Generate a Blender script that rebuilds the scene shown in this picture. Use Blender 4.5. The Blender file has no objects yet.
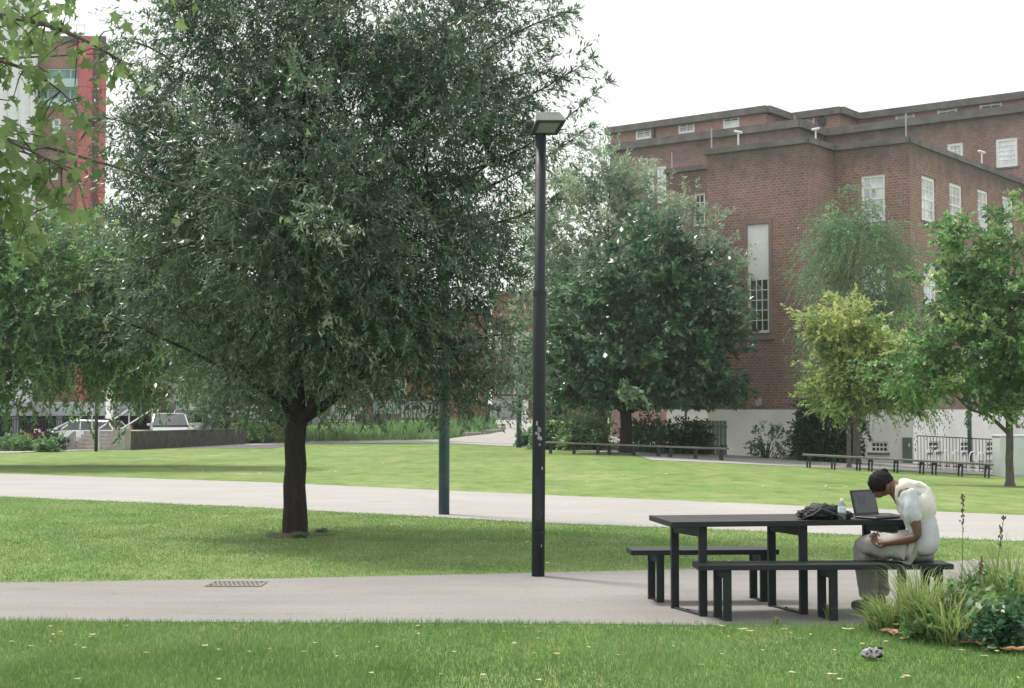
import bpy, bmesh, math, random
import numpy as np
from mathutils import Vector, Matrix, Euler
R = math.radians
F = 1460.0; CAMH = 1.6; PITCH = math.atan2(66.0, F)
random.seed(5); rng = np.random.default_rng(11)
scene = bpy.context.scene
COL = scene.collection

# ---------------------------------------------------------------- helpers
def sm(a, b, x):
    t = min(1.0, max(0.0, (x - a) / (b - a))); return t * t * (3 - 2 * t)
def gz(x, y):
    z = -0.045 * max(0.0, x - 4.0) * sm(22, 44, y)
    z = max(z, -0.62)
    z += 0.9 * sm(70, 96, y) * sm(-24, -12, x) * (1 - sm(3, 7, x))
    return z
def ray(px, py):
    u = (px - 512) / F; v = (344 - py) / F
    return Vector((u, math.cos(PITCH) - v * math.sin(PITCH), math.sin(PITCH) + v * math.cos(PITCH)))
def at(px, py, Y):
    d = ray(px, py); k = Y / d.y
    return Vector((d.x * k, Y, CAMH + d.z * k))
def gnd(px, py):
    d = ray(px, py); f = lambda Y: CAMH + d.z / d.y * Y - gz(d.x / d.y * Y, Y)
    a = 2.0
    while f(a + 1.0) > 0 and a < 400: a += 1.0
    lo, hi = a, a + 1.0
    for _ in range(26):
        m = (lo + hi) / 2
        if f(m) > 0: lo = m
        else: hi = m
    x = d.x / d.y * lo
    return Vector((x, lo, gz(x, lo)))

def tag(o, label=None, cat=None, group=None, kind=None):
    if label: o['label'] = label
    if cat: o['category'] = cat
    if group: o['group'] = group
    if kind: o['kind'] = kind
    return o
def empty(name, loc, label, cat, group=None, rz=0.0):
    o = bpy.data.objects.new(name, None); COL.objects.link(o)
    o.location = loc; o.rotation_euler = (0, 0, rz); o.empty_display_size = 0.2
    return tag(o, label, cat, group)
def link(name, me, mat, parent=None, world=False, smooth=False):
    """one mesh object; world=True: the mesh is in world coordinates although the parent Empty is not at the origin"""
    o = bpy.data.objects.new(name, me); COL.objects.link(o)
    if mat is not None and not me.materials: me.materials.append(mat)
    if smooth: me.shade_smooth()
    if parent is not None:
        o.parent = parent
        if world: o.matrix_parent_inverse = parent.matrix_basis.inverted()
    return o
def copy_tree(o, parent=None):
    c = o.copy(); COL.objects.link(c); c.parent = parent
    for ch in [x for x in list(bpy.data.objects) if x.parent == o]: copy_tree(ch, c)
    return c
def mkmesh(name, V, faces_n, Fa, attrs=None, smooth=False):
    """fast mesh from numpy arrays; all faces have faces_n corners"""
    me = bpy.data.meshes.new(name)
    V = np.asarray(V, np.float32); Fa = np.asarray(Fa, np.int32).ravel()
    nf = len(Fa) // faces_n
    me.vertices.add(len(V)); me.vertices.foreach_set('co', V.ravel())
    me.loops.add(len(Fa)); me.loops.foreach_set('vertex_index', Fa)
    me.polygons.add(nf)
    me.polygons.foreach_set('loop_start', np.arange(0, nf * faces_n, faces_n, dtype=np.int32))
    me.polygons.foreach_set('loop_total', np.full(nf, faces_n, np.int32))
    for k, a in (attrs or {}).items():
        at_ = me.attributes.new(k, 'FLOAT', 'POINT'); at_.data.foreach_set('value', np.asarray(a, np.float32))
    me.update(calc_edges=True)
    return me

class MB:
    def __init__(s): s.v = []; s.f = []
    def add(s, V, Fc):
        n = len(s.v); s.v += [tuple(p) for p in V]; s.f += [tuple(i + n for i in f) for f in Fc]; return s
    def box(s, c, d, rz=0.0, M=None, bev=0.0):
        cx, cy, cz = c; x, y, z = d[0] / 2, d[1] / 2, d[2] / 2
        if bev > 0:
            b = min(bev, x * .9, y * .9, z * .9)
            V = []
            for sz in (-1, 1):
                for sx, sy in ((-1, -1), (1, -1), (1, 1), (-1, 1)):
                    V.append((sx * (x - b), sy * (y - b), sz * z))
            for zz in (-1, 1):
                for sx, sy in ((-1, -1), (1, -1), (1, 1), (-1, 1)):
                    V.append((sx * x, sy * (y - b), zz * (z - b))); V.append((sx * (x - b), sy * y, zz * (z - b)))
            bm = bmesh.new(); vs = [bm.verts.new(p) for p in V]
            bmesh.ops.convex_hull(bm, input=vs)
            bm.verts.index_update()
            Vv = [v.co.copy() for v in bm.verts]; Ff = [tuple(v.index for v in f.verts) for f in bm.faces]; bm.free()
        else:
            Vv = [Vector((i * x, j * y, k * z)) for i in (-1, 1) for j in (-1, 1) for k in (-1, 1)]
            Ff = [(0, 1, 3, 2), (4, 6, 7, 5), (0, 4, 5, 1), (2, 3, 7, 6), (0, 2, 6, 4), (1, 5, 7, 3)]
        m = M if M is not None else Matrix.Rotation(rz, 4, 'Z')
        return s.add([m @ Vector(p) + Vector(c) for p in Vv], Ff)
    def tube(s, pts, rad, n=8, cap=True):
        pts = [Vector(p) for p in pts]
        if not hasattr(rad, '__len__'): rad = [rad] * len(pts)
        V = []; ref = None
        for i, p in enumerate(pts):
            t = (pts[min(i + 1, len(pts) - 1)] - pts[max(i - 1, 0)])
            if t.length < 1e-9: t = Vector((0, 0, 1))
            t.normalize()
            if ref is None: ref = Vector((1, 0, 0)) if abs(t.x) < .9 else Vector((0, 1, 0))
            a = (ref - t * ref.dot(t)).normalized(); b = t.cross(a); ref = a
            for k in range(n):
                w = 2 * math.pi * k / n
                V.append(p + a * (math.cos(w) * rad[i]) + b * (math.sin(w) * rad[i]))
        Fc = []
        for i in range(len(pts) - 1):
            for k in range(n):
                k2 = (k + 1) % n; Fc.append((i * n + k, i * n + k2, (i + 1) * n + k2, (i + 1) * n + k))
        if cap:
            Fc.append(tuple(range(n - 1, -1, -1))); Fc.append(tuple((len(pts) - 1) * n + k for k in range(n)))
        return s.add(V, Fc)
    def lathe(s, prof, c=(0, 0, 0), n=20):
        V = []; Fc = []
        for r, z in prof:
            for k in range(n):
                w = 2 * math.pi * k / n; V.append((c[0] + r * math.cos(w), c[1] + r * math.sin(w), c[2] + z))
        for i in range(len(prof) - 1):
            for k in range(n):
                k2 = (k + 1) % n; Fc.append((i * n + k, i * n + k2, (i + 1) * n + k2, (i + 1) * n + k))
        Fc.append(tuple(range(n - 1, -1, -1))); Fc.append(tuple((len(prof) - 1) * n + k for k in range(n)))
        return s.add(V, Fc)
    def prism(s, pts, off):
        """closed prism: polygon pts (3D) extruded by vector off"""
        n = len(pts); pts = [Vector(p) for p in pts]; off = Vector(off)
        V = pts + [p + off for p in pts]
        Fc = [tuple(range(n - 1, -1, -1)), tuple(range(n, 2 * n))]
        for i in range(n):
            j = (i + 1) % n; Fc.append((i, j, j + n, i + n))
        return s.add(V, Fc)
    def mesh(s, name='m'):
        me = bpy.data.meshes.new(name); me.from_pydata([tuple(p) for p in s.v], [], s.f); me.update()
        bm = bmesh.new(); bm.from_mesh(me); bmesh.ops.recalc_face_normals(bm, faces=bm.faces); bm.to_mesh(me); bm.free()
        return me
    def build(s, name, mat, parent=None, world=False, smooth=False):
        return link(name, s.mesh(name), mat, parent, world, smooth)

# ---------------------------------------------------------------- materials
class NT:
    def __init__(s, name):
        s.m = bpy.data.materials.new(name); s.m.use_nodes = True; s.t = s.m.node_tree; s.t.nodes.clear()
        s.out = s.t.nodes.new('ShaderNodeOutputMaterial')
    def n(s, typ, **kw):
        x = s.t.nodes.new('ShaderNode' + typ)
        for k, v in kw.items():
            if k.startswith('i_'): x.inputs[k[2:].replace('_', ' ')].default_value = v
            else: setattr(x, k, v)
        return x
    def l(s, a, b): s.t.links.new(a, b)
    def noise(s, vec, scale, detail=4, rough=.55):
        x = s.n('TexNoise'); x.inputs['Scale'].default_value = scale; x.inputs['Detail'].default_value = detail; x.inputs['Roughness'].default_value = rough
        if vec is not None: s.l(vec, x.inputs['Vector'])
        return x.outputs['Fac']
    def ramp(s, fac, stops):
        x = s.n('ValToRGB'); e = x.color_ramp.elements
        while len(e) > 1: e.remove(e[-1])
        e[0].position = stops[0][0]; e[0].color = (*stops[0][1], 1)
        for p, c in stops[1:]:
            k = e.new(p); k.color = (*c, 1)
        s.l(fac, x.inputs['Fac']); return x.outputs['Color']
    def mix(s, fac, a, b, mode='MIX'):
        x = s.n('Mix', data_type='RGBA', blend_type=mode)
        for sock, v in ((x.inputs[0], fac), (x.inputs[6], a), (x.inputs[7], b)):
            if hasattr(v, 'is_linked'): s.l(v, sock)
            elif hasattr(v, '__len__'): sock.default_value = (*v, 1)
            else: sock.default_value = v
        return x.outputs[2]
    def math(s, op, a, b=None):
        x = s.n('Math', operation=op)
        for i, v in enumerate((a, b)):
            if v is None: continue
            if hasattr(v, 'is_linked'): s.l(v, x.inputs[i])
            else: x.inputs[i].default_value = v
        return x.outputs[0]
    def pos(s): return s.n('NewGeometry').outputs['Position']
    def obj(s): return s.n('TexCoord').outputs['Object']
    def bsdf(s, col, rough=.6, spec=.4, metal=0.0, bump=None, bstr=.3, bdist=.01, **kw):
        p = s.n('BsdfPrincipled')
        if hasattr(col, 'is_linked'): s.l(col, p.inputs['Base Color'])
        else: p.inputs['Base Color'].default_value = (*col, 1)
        if hasattr(rough, 'is_linked'): s.l(rough, p.inputs['Roughness'])
        else: p.inputs['Roughness'].default_value = rough
        p.inputs['Specular IOR Level'].default_value = spec; p.inputs['Metallic'].default_value = metal
        for k, v in kw.items(): p.inputs[k.replace('_', ' ')].default_value = v
        if bump is not None:
            b = s.n('Bump'); b.inputs['Strength'].default_value = bstr; b.inputs['Distance'].default_value = bdist
            s.l(bump, b.inputs['Height']); s.l(b.outputs[0], p.inputs['Normal'])
        s.l(p.outputs[0], s.out.inputs['Surface']); return p

def m_plain(name, c, rough=.6, var=.18, scale=6, metal=0, spec=.4, bump=.15, **kw):
    t = NT(name); o = t.obj(); f = t.noise(o, scale, 6)
    lo = tuple(x * (1 - var) for x in c); hi = tuple(min(1, x * (1 + var)) for x in c)
    f2 = t.noise(o, scale * 9, 3)
    t.bsdf(t.ramp(f, [(.3, lo), (.7, hi)]), rough, spec, metal, bump=f2 if bump else None, bstr=bump, bdist=.004, **kw)
    return t.m
def m_leaf(name, a, b, c=None, trans=.35, rough=.5, spec=.35, vary=.25, low=None):
    """leaf colour from a per-leaf tint attribute plus clump to clump variation"""
    t = NT(name); at_ = t.n('Attribute', attribute_name='tint').outputs['Fac']
    st = [(0.0, a), (.6, b)] + ([(1.0, c)] if c else [])
    col = t.ramp(at_, st)
    nz = t.noise(t.obj(), 1.3, 3)
    col = t.mix(vary, col, t.ramp(nz, [(.35, tuple(x * .55 for x in a)), (.65, tuple(min(1, x * 1.5) for x in b))]))
    if low:   # the lowest leaves of the tree have not turned yet
        sp = t.n('SeparateXYZ'); t.l(t.obj(), sp.inputs[0]); mr = t.n('MapRange'); mr.inputs['From Min'].default_value = low[0]; mr.inputs['From Max'].default_value = low[1]
        t.l(t.math('ADD', sp.outputs[2], t.math('MULTIPLY', nz, .8)), mr.inputs['Value']); col = t.mix(mr.outputs[0], t.mix(.5, col, low[2], 'MIX'), col)
    p = t.bsdf(col, rough, spec)
    tr = t.n('BsdfTranslucent'); hs = t.n('HueSaturation'); hs.inputs['Value'].default_value = 1.5; hs.inputs['Saturation'].default_value = 1.0
    t.l(col, hs.inputs['Color']); t.l(hs.outputs[0], tr.inputs['Color'])
    mx = t.n('MixShader'); mx.inputs[0].default_value = trans
    t.l(p.outputs[0], mx.inputs[1]); t.l(tr.outputs[0], mx.inputs[2]); t.l(mx.outputs[0], t.out.inputs['Surface'])
    return t.m
def m_bark(name, c):
    t = NT(name); o = t.obj(); mp = t.n('Mapping'); mp.inputs['Scale'].default_value = (9, 9, 2); t.l(o, mp.inputs['Vector'])
    f = t.noise(mp.outputs[0], 2.6, 8, .7)
    t.bsdf(t.ramp(f, [(.3, tuple(x * .5 for x in c)), (.7, tuple(x * 1.4 for x in c))]), .9, .2, bump=f, bstr=.9, bdist=.03)
    return t.m
def m_brick(name, c1, c2, mortar, dark=.35, ztop=12.0):
    t = NT(name); uv = t.n('UVMap'); b = t.n('TexBrick', offset=.5)
    t.l(uv.outputs[0], b.inputs['Vector']); b.inputs['Scale'].default_value = 1
    b.inputs['Brick Width'].default_value = .235; b.inputs['Row Height'].default_value = .112; b.inputs['Mortar Size'].default_value = .012
    b.inputs['Mortar Smooth'].default_value = .3; b.inputs['Bias'].default_value = -.1
    b.inputs['Color1'].default_value = (*c1, 1); b.inputs['Color2'].default_value = (*c2, 1); b.inputs['Mortar'].default_value = (*mortar, 1)
    n1 = t.noise(uv.outputs[0], .35, 5); n2 = t.noise(uv.outputs[0], 5, 4)
    col = t.mix(.55, b.outputs['Color'], t.ramp(n1, [(.3, (.62, .6, .6)), (.7, (1.25, 1.15, 1.1))]), 'MULTIPLY')
    col = t.mix(.5, col, t.ramp(n2, [(.35, (.75, .75, .75)), (.7, (1.2, 1.2, 1.2))]), 'MULTIPLY')
    # soot and algae below the copings: blotchy, its own ragged edge
    sep = t.n('SeparateXYZ'); t.l(uv.outputs[0], sep.inputs[0])
    h = t.math('SUBTRACT', sep.outputs[1], ztop - 1.6); h = t.math('MULTIPLY', h, .75)
    n3 = t.noise(uv.outputs[0], 1.1, 6, .65)
    st = t.math('MULTIPLY', t.math('ADD', h, t.math('MULTIPLY', t.math('SUBTRACT', n3, .5), 2.2)), 1.0)
    cl = t.n('Clamp'); t.l(st, cl.inputs[0])
    col = t.mix(t.math('MULTIPLY', cl.outputs[0], .8), col, (.085, .085, .075))
    t.bsdf(col, .9, .2, bump=b.outputs['Fac'], bstr=.4, bdist=-.006)
    return t.m

def m_lawn():
    t = NT('lawn_soil'); p = t.pos()
    big = t.noise(p, .22, 5, .6); mid = t.noise(p, 1.4, 6, .65); fine = t.noise(p, 26, 5, .7)
    col = t.ramp(big, [(.3, (.135, .20, .08)), (.52, (.19, .25, .115)), (.72, (.30, .33, .19))])
    col = t.mix(.6, col, t.ramp(mid, [(.3, (.11, .19, .05)), (.55, (.18, .27, .07)), (.78, (.30, .32, .14))]))
    mp = t.n('Mapping'); mp.inputs['Scale'].default_value = (.75, .30, 1); t.l(p, mp.inputs['Vector'])
    mot = t.noise(mp.outputs[0], 2.6, 8, .75); blot = t.noise(mp.outputs[0], .55, 4, .6)
    col = t.mix(.85, col, t.ramp(mot, [(.36, (.60, .74, .52)), (.5, (1, 1, 1)), (.64, (1.30, 1.14, 1.40))]), 'MULTIPLY')
    col = t.mix(.7, col, t.ramp(blot, [(.34, (.74, .88, .7)), (.6, (1.12, 1.04, 1.1))]), 'MULTIPLY')
    col = t.mix(.6, col, t.ramp(fine, [(.25, (.45, .5, .4)), (.75, (1.5, 1.45, 1.4))]), 'MULTIPLY')
    t.bsdf(col, .9, .15, bump=fine, bstr=.5, bdist=.03)
    return t.m
def m_path(name, c, warm=(1, 1, 1)):
    t = NT(name); p = t.pos()
    big = t.noise(p, .6, 5, .6); fine = t.noise(p, 45, 4, .8); v = t.n('TexVoronoi'); v.inputs['Scale'].default_value = 70; t.l(p, v.inputs['Vector'])
    mp = t.n('Mapping'); mp.inputs['Scale'].default_value = (.35, 2.2, 1); t.l(p, mp.inputs['Vector']); streak = t.noise(mp.outputs[0], 1.2, 6, .65)
    col = t.ramp(big, [(.3, tuple(x * .93 for x in c)), (.7, tuple(x * 1.06 for x in c))])
    col = t.mix(.6, col, t.ramp(fine, [(.25, (.62, .62, .62)), (.75, (1.3, 1.3, 1.3))]), 'MULTIPLY')
    col = t.mix(.5, col, t.ramp(streak, [(.3, (.8, .79, .77)), (.7, (1.12, 1.11, 1.1))]), 'MULTIPLY')
    col = t.mix(.25, col, t.ramp(v.outputs['Distance'], [(.0, (.6, .6, .6)), (.8, (1.25, 1.25, 1.25))]), 'MULTIPLY')
    stn = t.noise(p, 1.1, 7, .7); col = t.mix(.8, col, t.ramp(stn, [(.30, (.80, .79, .78)), (.42, (1, 1, 1)), (.66, (1, 1, 1)), (.70, (.9, .89, .88))]), 'MULTIPLY')
    spt = t.noise(p, 11, 2, .5); col = t.mix(.8, col, t.ramp(spt, [(.24, (.45, .42, .38)), (.28, (1, 1, 1))]), 'MULTIPLY')
    t.bsdf(col, .85, .3, bump=fine, bstr=.5, bdist=.006)
    return t.m

M = {}
M['lawn'] = m_lawn()
M['path'] = m_path('path_asphalt', (.262, .256, .249))
M['path2'] = m_path('path_pale', (.365, .358, .348))
M['tar'] = m_path('car_park_asphalt', (.13, .13, .13))
M['brick'] = m_brick('brick_wing', (.315, .198, .165), (.225, .146, .126), (.38, .33, .305), ztop=12.6)
M['brick_main'] = m_brick('brick_main', (.30, .198, .172), (.23, .155, .137), (.36, .32, .30), ztop=17.4)
M['brick_pent'] = m_brick('brick_penthouse', (.35, .205, .175), (.26, .155, .135), (.4, .34, .31), ztop=25)
M['brick_red'] = m_brick('brick_tower', (.33, .19, .155), (.26, .15, .125), (.36, .29, .25), ztop=60)
M['brick_terra'] = m_brick('brick_terracotta', (.36, .16, .10), (.27, .12, .08), (.33, .25, .2), ztop=60)
M['render'] = m_plain('white_render', (.85, .84, .82), .85, .10, .8)
M['render_blue'] = m_plain('grey_blue_render', (.38, .43, .46), .85, .12, .8)
M['concrete'] = m_plain('concrete', (.33, .35, .37), .85, .16, 1.2)
M['stone'] = m_plain('coping_stone', (.15, .145, .14), .9, .3, 1.5)
M['kerb'] = m_plain('kerb_stone', (.36, .35, .32), .9, .25, 5)
M['felt'] = m_plain('roof_felt', (.12, .12, .125), .95, .2, 2)
M['white'] = m_plain('white_paint', (.86, .86, .86), .5, .05, 3)
M['blind'] = m_plain('white_blind_panel', (.84, .85, .85), .6, .03, 3)
M['dark'] = m_plain('dark_metal', (.028, .032, .038), .5, .25, 5)
t = NT('post_paint'); o_ = t.obj(); ch = t.ramp(t.noise(o_, 38, 5, .7), [(.66, (0, 0, 0)), (.72, (1, 1, 1))]); du = t.noise(o_, 3.5, 5, .65)
t.bsdf(t.mix(ch, t.ramp(du, [(.35, (.010, .014, .020)), (.7, (.024, .028, .034))]), (.10, .105, .11)), t.ramp(du, [(.3, (.4, .4, .4)), (.7, (.75, .75, .75))]), .35, bump=ch, bstr=.3, bdist=.002); M['post'] = t.m
M['wall_dark'] = m_plain('stained_wall', (.075, .075, .065), .9, .45, 3, bump=.5)
M['post_green'] = m_plain('teal_post_paint', (.035, .075, .09), .45, .3, 4)
M['lamp_metal'] = m_plain('lamp_housing', (.36, .36, .37), .5, .15, 8)
M['red'] = m_plain('red_pipe', (.46, .12, .12), .4, .1, 1)
M['redpanel'] = m_plain('dark_red_panel', (.26, .06, .05), .6, .2, 1)
M['ribwhite'] = m_plain('white_cladding', (.72, .74, .77), .5, .06, 2)
M['teal'] = m_plain('pale_teal_panel', (.45, .62, .60), .4, .08, 2)
M['cabinet'] = m_plain('cabinet_paint', (.58, .62, .62), .5, .06, 3)
M['greendoor'] = m_plain('green_grey_door', (.15, .20, .18), .55, .12, 3)
M['bark'] = m_bark('bark_dark', (.036, .031, .028))
M['bark_g'] = m_bark('bark_grey', (.13, .12, .105))
M['skin'] = m_plain('skin', (.13, .07, .048), .55, .1, 30, bump=.05)
M['hair'] = m_plain('black_hair', (.010, .010, .011), .75, .3, 60, spec=.15, bump=.3)
M['shirt'] = m_plain('pale_grey_shirt', (.50, .53, .57), .85, .08, 20, bump=.2)
M['fleece'] = m_plain('cream_fleece', (.68, .67, .62), .95, .06, 40, bump=.5)
M['trouser'] = m_plain('stone_trousers', (.34, .335, .31), .9, .12, 25, bump=.2)
M['shoe'] = m_plain('dark_shoe', (.06, .07, .07), .7, .3, 30)
M['bag'] = m_plain('black_nylon', (.010, .011, .014), .55, .4, 30, bump=.5)
M['bag2'] = m_plain('grey_strap', (.05, .055, .06), .6, .3, 30)
M['black'] = m_plain('black_plastic', (.014, .015, .017), .4, .2, 30)
M['tyre'] = m_plain('tyre', (.02, .02, .02), .9, .2, 20)
M['silver'] = m_plain('silver_car_paint', (.55, .57, .60), .28, .03, 2, metal=.35, spec=.5, bump=0)
M['carwhite'] = m_plain('white_car_paint', (.76, .77, .78), .25, .02, 2, spec=.5, bump=0)
M['cardark'] = m_plain('grey_car_paint', (.16, .18, .19), .25, .05, 2, metal=.3, spec=.5, bump=0)
M['rail'] = m_plain('steel_rail', (.62, .64, .66), .35, .08, 6, metal=.4)
M['deadleaf'] = m_leaf('dead_leaf', (.30, .14, .08), (.45, .27, .16), (.62, .48, .33), .2, .7)
M['paleleaf'] = m_leaf('pale_fallen_leaf', (.45, .38, .2), (.62, .56, .34), (.75, .68, .5), .15, .7)
def m_glass(name, c, rough=.08):
    t = NT(name); n1 = t.noise(t.obj(), .9, 3)
    t.bsdf(t.ramp(n1, [(.35, tuple(x * .6 for x in c)), (.7, tuple(x * 1.6 for x in c))]), rough, .8); return t.m
M['glass'] = m_glass('window_glass', (.05, .06, .065))
M['glass_pale'] = m_glass('window_glass_pale', (.55, .60, .62), .25)
M['glass_teal'] = m_glass('window_glass_teal', (.10, .26, .22))
M['lens'] = m_plain('lamp_lens', (.17, .21, .20), .25, .2, 12, bump=0)
t = NT('worn_bench_wood'); p_ = t.obj(); mp = t.n('Mapping'); mp.inputs['Scale'].default_value = (1.2, 14, 14); t.l(p_, mp.inputs['Vector'])
g_ = t.noise(mp.outputs[0], 3, 7, .65); sp_ = t.noise(p_, 22, 4)
t.bsdf(t.mix(.5, t.ramp(g_, [(.3, (.010, .011, .013)), (.7, (.032, .032, .036))]), t.ramp(sp_, [(.4, (.6, .6, .6)), (.72, (1.9, 1.8, 1.7))]), 'MULTIPLY'), .5, .5, bump=g_, bstr=.4, bdist=.004)
M['board'] = t.m
t = NT('weathered_grey_wood'); p_ = t.obj(); mp = t.n('Mapping'); mp.inputs['Scale'].default_value = (1.2, 10, 10); t.l(p_, mp.inputs['Vector'])
g_ = t.noise(mp.outputs[0], 2, 7, .65)
t.bsdf(t.ramp(g_, [(.3, (.10, .10, .095)), (.7, (.24, .23, .21))]), .85, .3, bump=g_, bstr=.4, bdist=.004)
M['board_grey'] = t.m
t = NT('clear_bottle'); t.bsdf((.86, .92, .95), .12, .5, Transmission_Weight=.85, IOR=1.2); M['bottle'] = t.m
t = NT('laptop_screen'); o_ = t.obj(); n_ = t.noise(o_, 9, 3); t.bsdf(t.ramp(n_, [(.4, (.02, .024, .03)), (.7, (.05, .06, .07))]), .2, .6); M['screen'] = t.m
# ---------------------------------------------------------------- ground
def axis(segs):
    a = []
    for lo, hi, st in segs: a += list(np.arange(lo, hi, st))
    return a + [segs[-1][1]]
xs = axis([(-700, -100, 60), (-100, -44, 7), (-44, 44, 1.0), (44, 100, 7), (100, 700, 60)])
ys = axis([(-60, 0, 6), (0, 120, 1.0), (120, 300, 20), (300, 1500, 120)])
V = [(x, y, gz(x, y)) for y in ys for x in xs]; nx = len(xs)
Fc = [(j * nx + i, j * nx + i + 1, (j + 1) * nx + i + 1, (j + 1) * nx + i) for j in range(len(ys) - 1) for i in range(nx - 1)]
tag(link('ground', mkmesh('ground', V, 4, Fc), M['lawn']), 'mown grass lawn, yellow green where dry', 'lawn', kind='structure')

def interp(pl, x):
    xs_ = [p[0] for p in pl]; ys_ = [p[1] for p in pl]
    return float(np.interp(x, xs_, ys_))
def strip(name, top, bot, mat, label, nx_=600, ny_=10, off=.004, kind='structure', cat='path', x0=-900, x1=1900, wob=.35):
    V = []; r = random.Random(3)
    wt = [r.uniform(-1, 1) for _ in range(nx_ + 1)]; wb = [r.uniform(-1, 1) for _ in range(nx_ + 1)]
    for i in range(nx_ + 1):
        px = x0 + (x1 - x0) * i / nx_
        a = gnd(px, interp(top, px) + wt[i] * wob * .4); b = gnd(px, interp(bot, px) + wb[i] * wob)
        for j in range(ny_ + 1):
            p = a.lerp(b, j / ny_); V.append((p.x, p.y, gz(p.x, p.y) + off + .014 * sm(22, 42, p.y)))
    n = ny_ + 1
    Fc = [(i * n + j, (i + 1) * n + j, (i + 1) * n + j + 1, i * n + j + 1) for i in range(nx_) for j in range(ny_)]
    return tag(link(name, mkmesh(name, V, 4, Fc), mat), label, cat, kind=kind)
NEAR_T = [(-80, 584), (0, 583), (270, 579), (540, 573), (780, 567), (1110, 556)]
NEAR_B = [(-80, 622), (0, 622), (270, 623), (512, 624), (860, 627), (1110, 628)]
MID_T = [(-80, 472), (0, 474), (270, 483), (540, 495), (800, 506), (1110, 519)]
MID_B = [(-80, 494), (0, 497), (270, 508.5), (540, 523), (800, 533), (1110, 545)]
FAR_T = [(-80, 452), (0, 449), (120, 445), (240, 442), (330, 440.5), (440, 440), (520, 441), (560, 446), (640, 450), (725, 453.5), (800, 457), (900, 461), (1110, 470)]
FAR_B = [(-80, 458), (0, 453.5), (120, 449.5), (240, 445.5), (330, 443.6), (440, 443.2), (520, 447), (560, 450), (640, 455), (725, 460), (800, 466), (900, 471), (1110, 481)]
ext = lambda P: [(-900, P[0][1] + (P[0][1] - P[2][1]) / (P[0][0] - P[2][0]) * -820)] + P + [(1900, P[-1][1] + (P[-1][1] - P[-3][1]) / (P[-1][0] - P[-3][0]) * 790)]
NEAR_T, NEAR_B, MID_T, MID_B = ext(NEAR_T), ext(NEAR_B), ext(MID_T), ext(MID_B)
strip('path', NEAR_T, NEAR_B, M['path'], 'grey asphalt path under the picnic table')
strip('path', MID_T, MID_B, M['path2'], 'pale asphalt path between the two lawns')
strip('path', FAR_T, FAR_B, M['path2'], 'narrow path along the far edge of the lawn', wob=.15, x0=-80, x1=1110)
# path running back between the beds
V = []
LB = [(436, 441), (470, 436), (503, 432), (505, 428), (492, 423), (489, 420)]
RB = [(560, 446), (545, 437), (530, 433), (528, 428), (540, 424), (548, 420)]
P1 = [gnd(*p) for p in LB]; P2 = [gnd(*p) for p in RB]
NS = 8
for i in range((len(P1) - 1) * NS + 1):
    k, f = divmod(i, NS); k2 = min(k + 1, len(P1) - 1)
    a = P1[k].lerp(P1[k2], f / NS); b = P2[k].lerp(P2[k2], f / NS)
    for j in range(9):
        p = a.lerp(b, j / 8); V.append((p.x, p.y, gz(p.x, p.y) + .03))
n = 9
Fc = [(i * n + j, (i + 1) * n + j, (i + 1) * n + j + 1, i * n + j + 1) for i in range((len(P1) - 1) * NS) for j in range(8)]
tag(link('path', mkmesh('path', V, 4, Fc), M['path2']), 'paved walk running back towards the pale hut', 'path', kind='structure')
# paving in front of the brick hall, and the car park
def sheet(name, x0, x1, y0, y1, st, mat, off, label):
    xs = np.arange(x0, x1 + st, st); ys = np.arange(y0, y1 + st, st)
    V = [(x, y, gz(x, y) + off) for y in ys for x in xs]; nx = len(xs)
    Fc = [(j * nx + i, j * nx + i + 1, (j + 1) * nx + i + 1, (j + 1) * nx + i) for j in range(len(ys) - 1) for i in range(nx - 1)]
    tag(link(name, mkmesh(name, V, 4, Fc), mat), label, 'paving', kind='structure')
sheet('pavement', 4.5, 44, 47.5, 90, 1.0, M['path2'], .011, 'pale paving in front of the white base of the hall')
sheet('road', -60, -10, 61, 84, 1.0, M['tar'], .008, 'dark asphalt car park behind the low wall')

# ---------------------------------------------------------------- grass blades
def on_grass(P):
    """P (N,2) ground points -> mask: not on a path (with a ragged fringe)"""
    x = P[:, 0]; y = P[:, 1]
    px = 512 + F * x / (y * math.cos(PITCH)); z = -CAMH
    # project exactly
    dy = y * math.cos(PITCH) + z * math.sin(PITCH); dz = -y * math.sin(PITCH) + z * math.cos(PITCH)
    px = 512 + F * x / dy; py = 344 - F * dz / dy
    j = rng.normal(0, .8, len(P)) * (12 / y)
    ok = np.ones(len(P), bool)
    for T, B in ((NEAR_T, NEAR_B), (MID_T, MID_B)):
        t_ = np.interp(px, [p[0] for p in T], [p[1] for p in T]); b_ = np.interp(px, [p[0] for p in B], [p[1] for p in B])
        ok &= ~((py > t_ + .2 + j) & (py < b_ - .6 + j))
    b_ = np.interp(px, [p[0] for p in FAR_B], [p[1] for p in FAR_B]); ok &= py > b_ + .3
    return ok
def before_mid(P):
    dy = P[:, 1] * math.cos(PITCH) - CAMH * math.sin(PITCH); px = 512 + F * P[:, 0] / dy; py = 344 - F * (-P[:, 1] * math.sin(PITCH) - CAMH * math.cos(PITCH)) / dy
    return py > np.interp(px, [p[0] for p in MID_B], [p[1] for p in MID_B]) - 1
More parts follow.
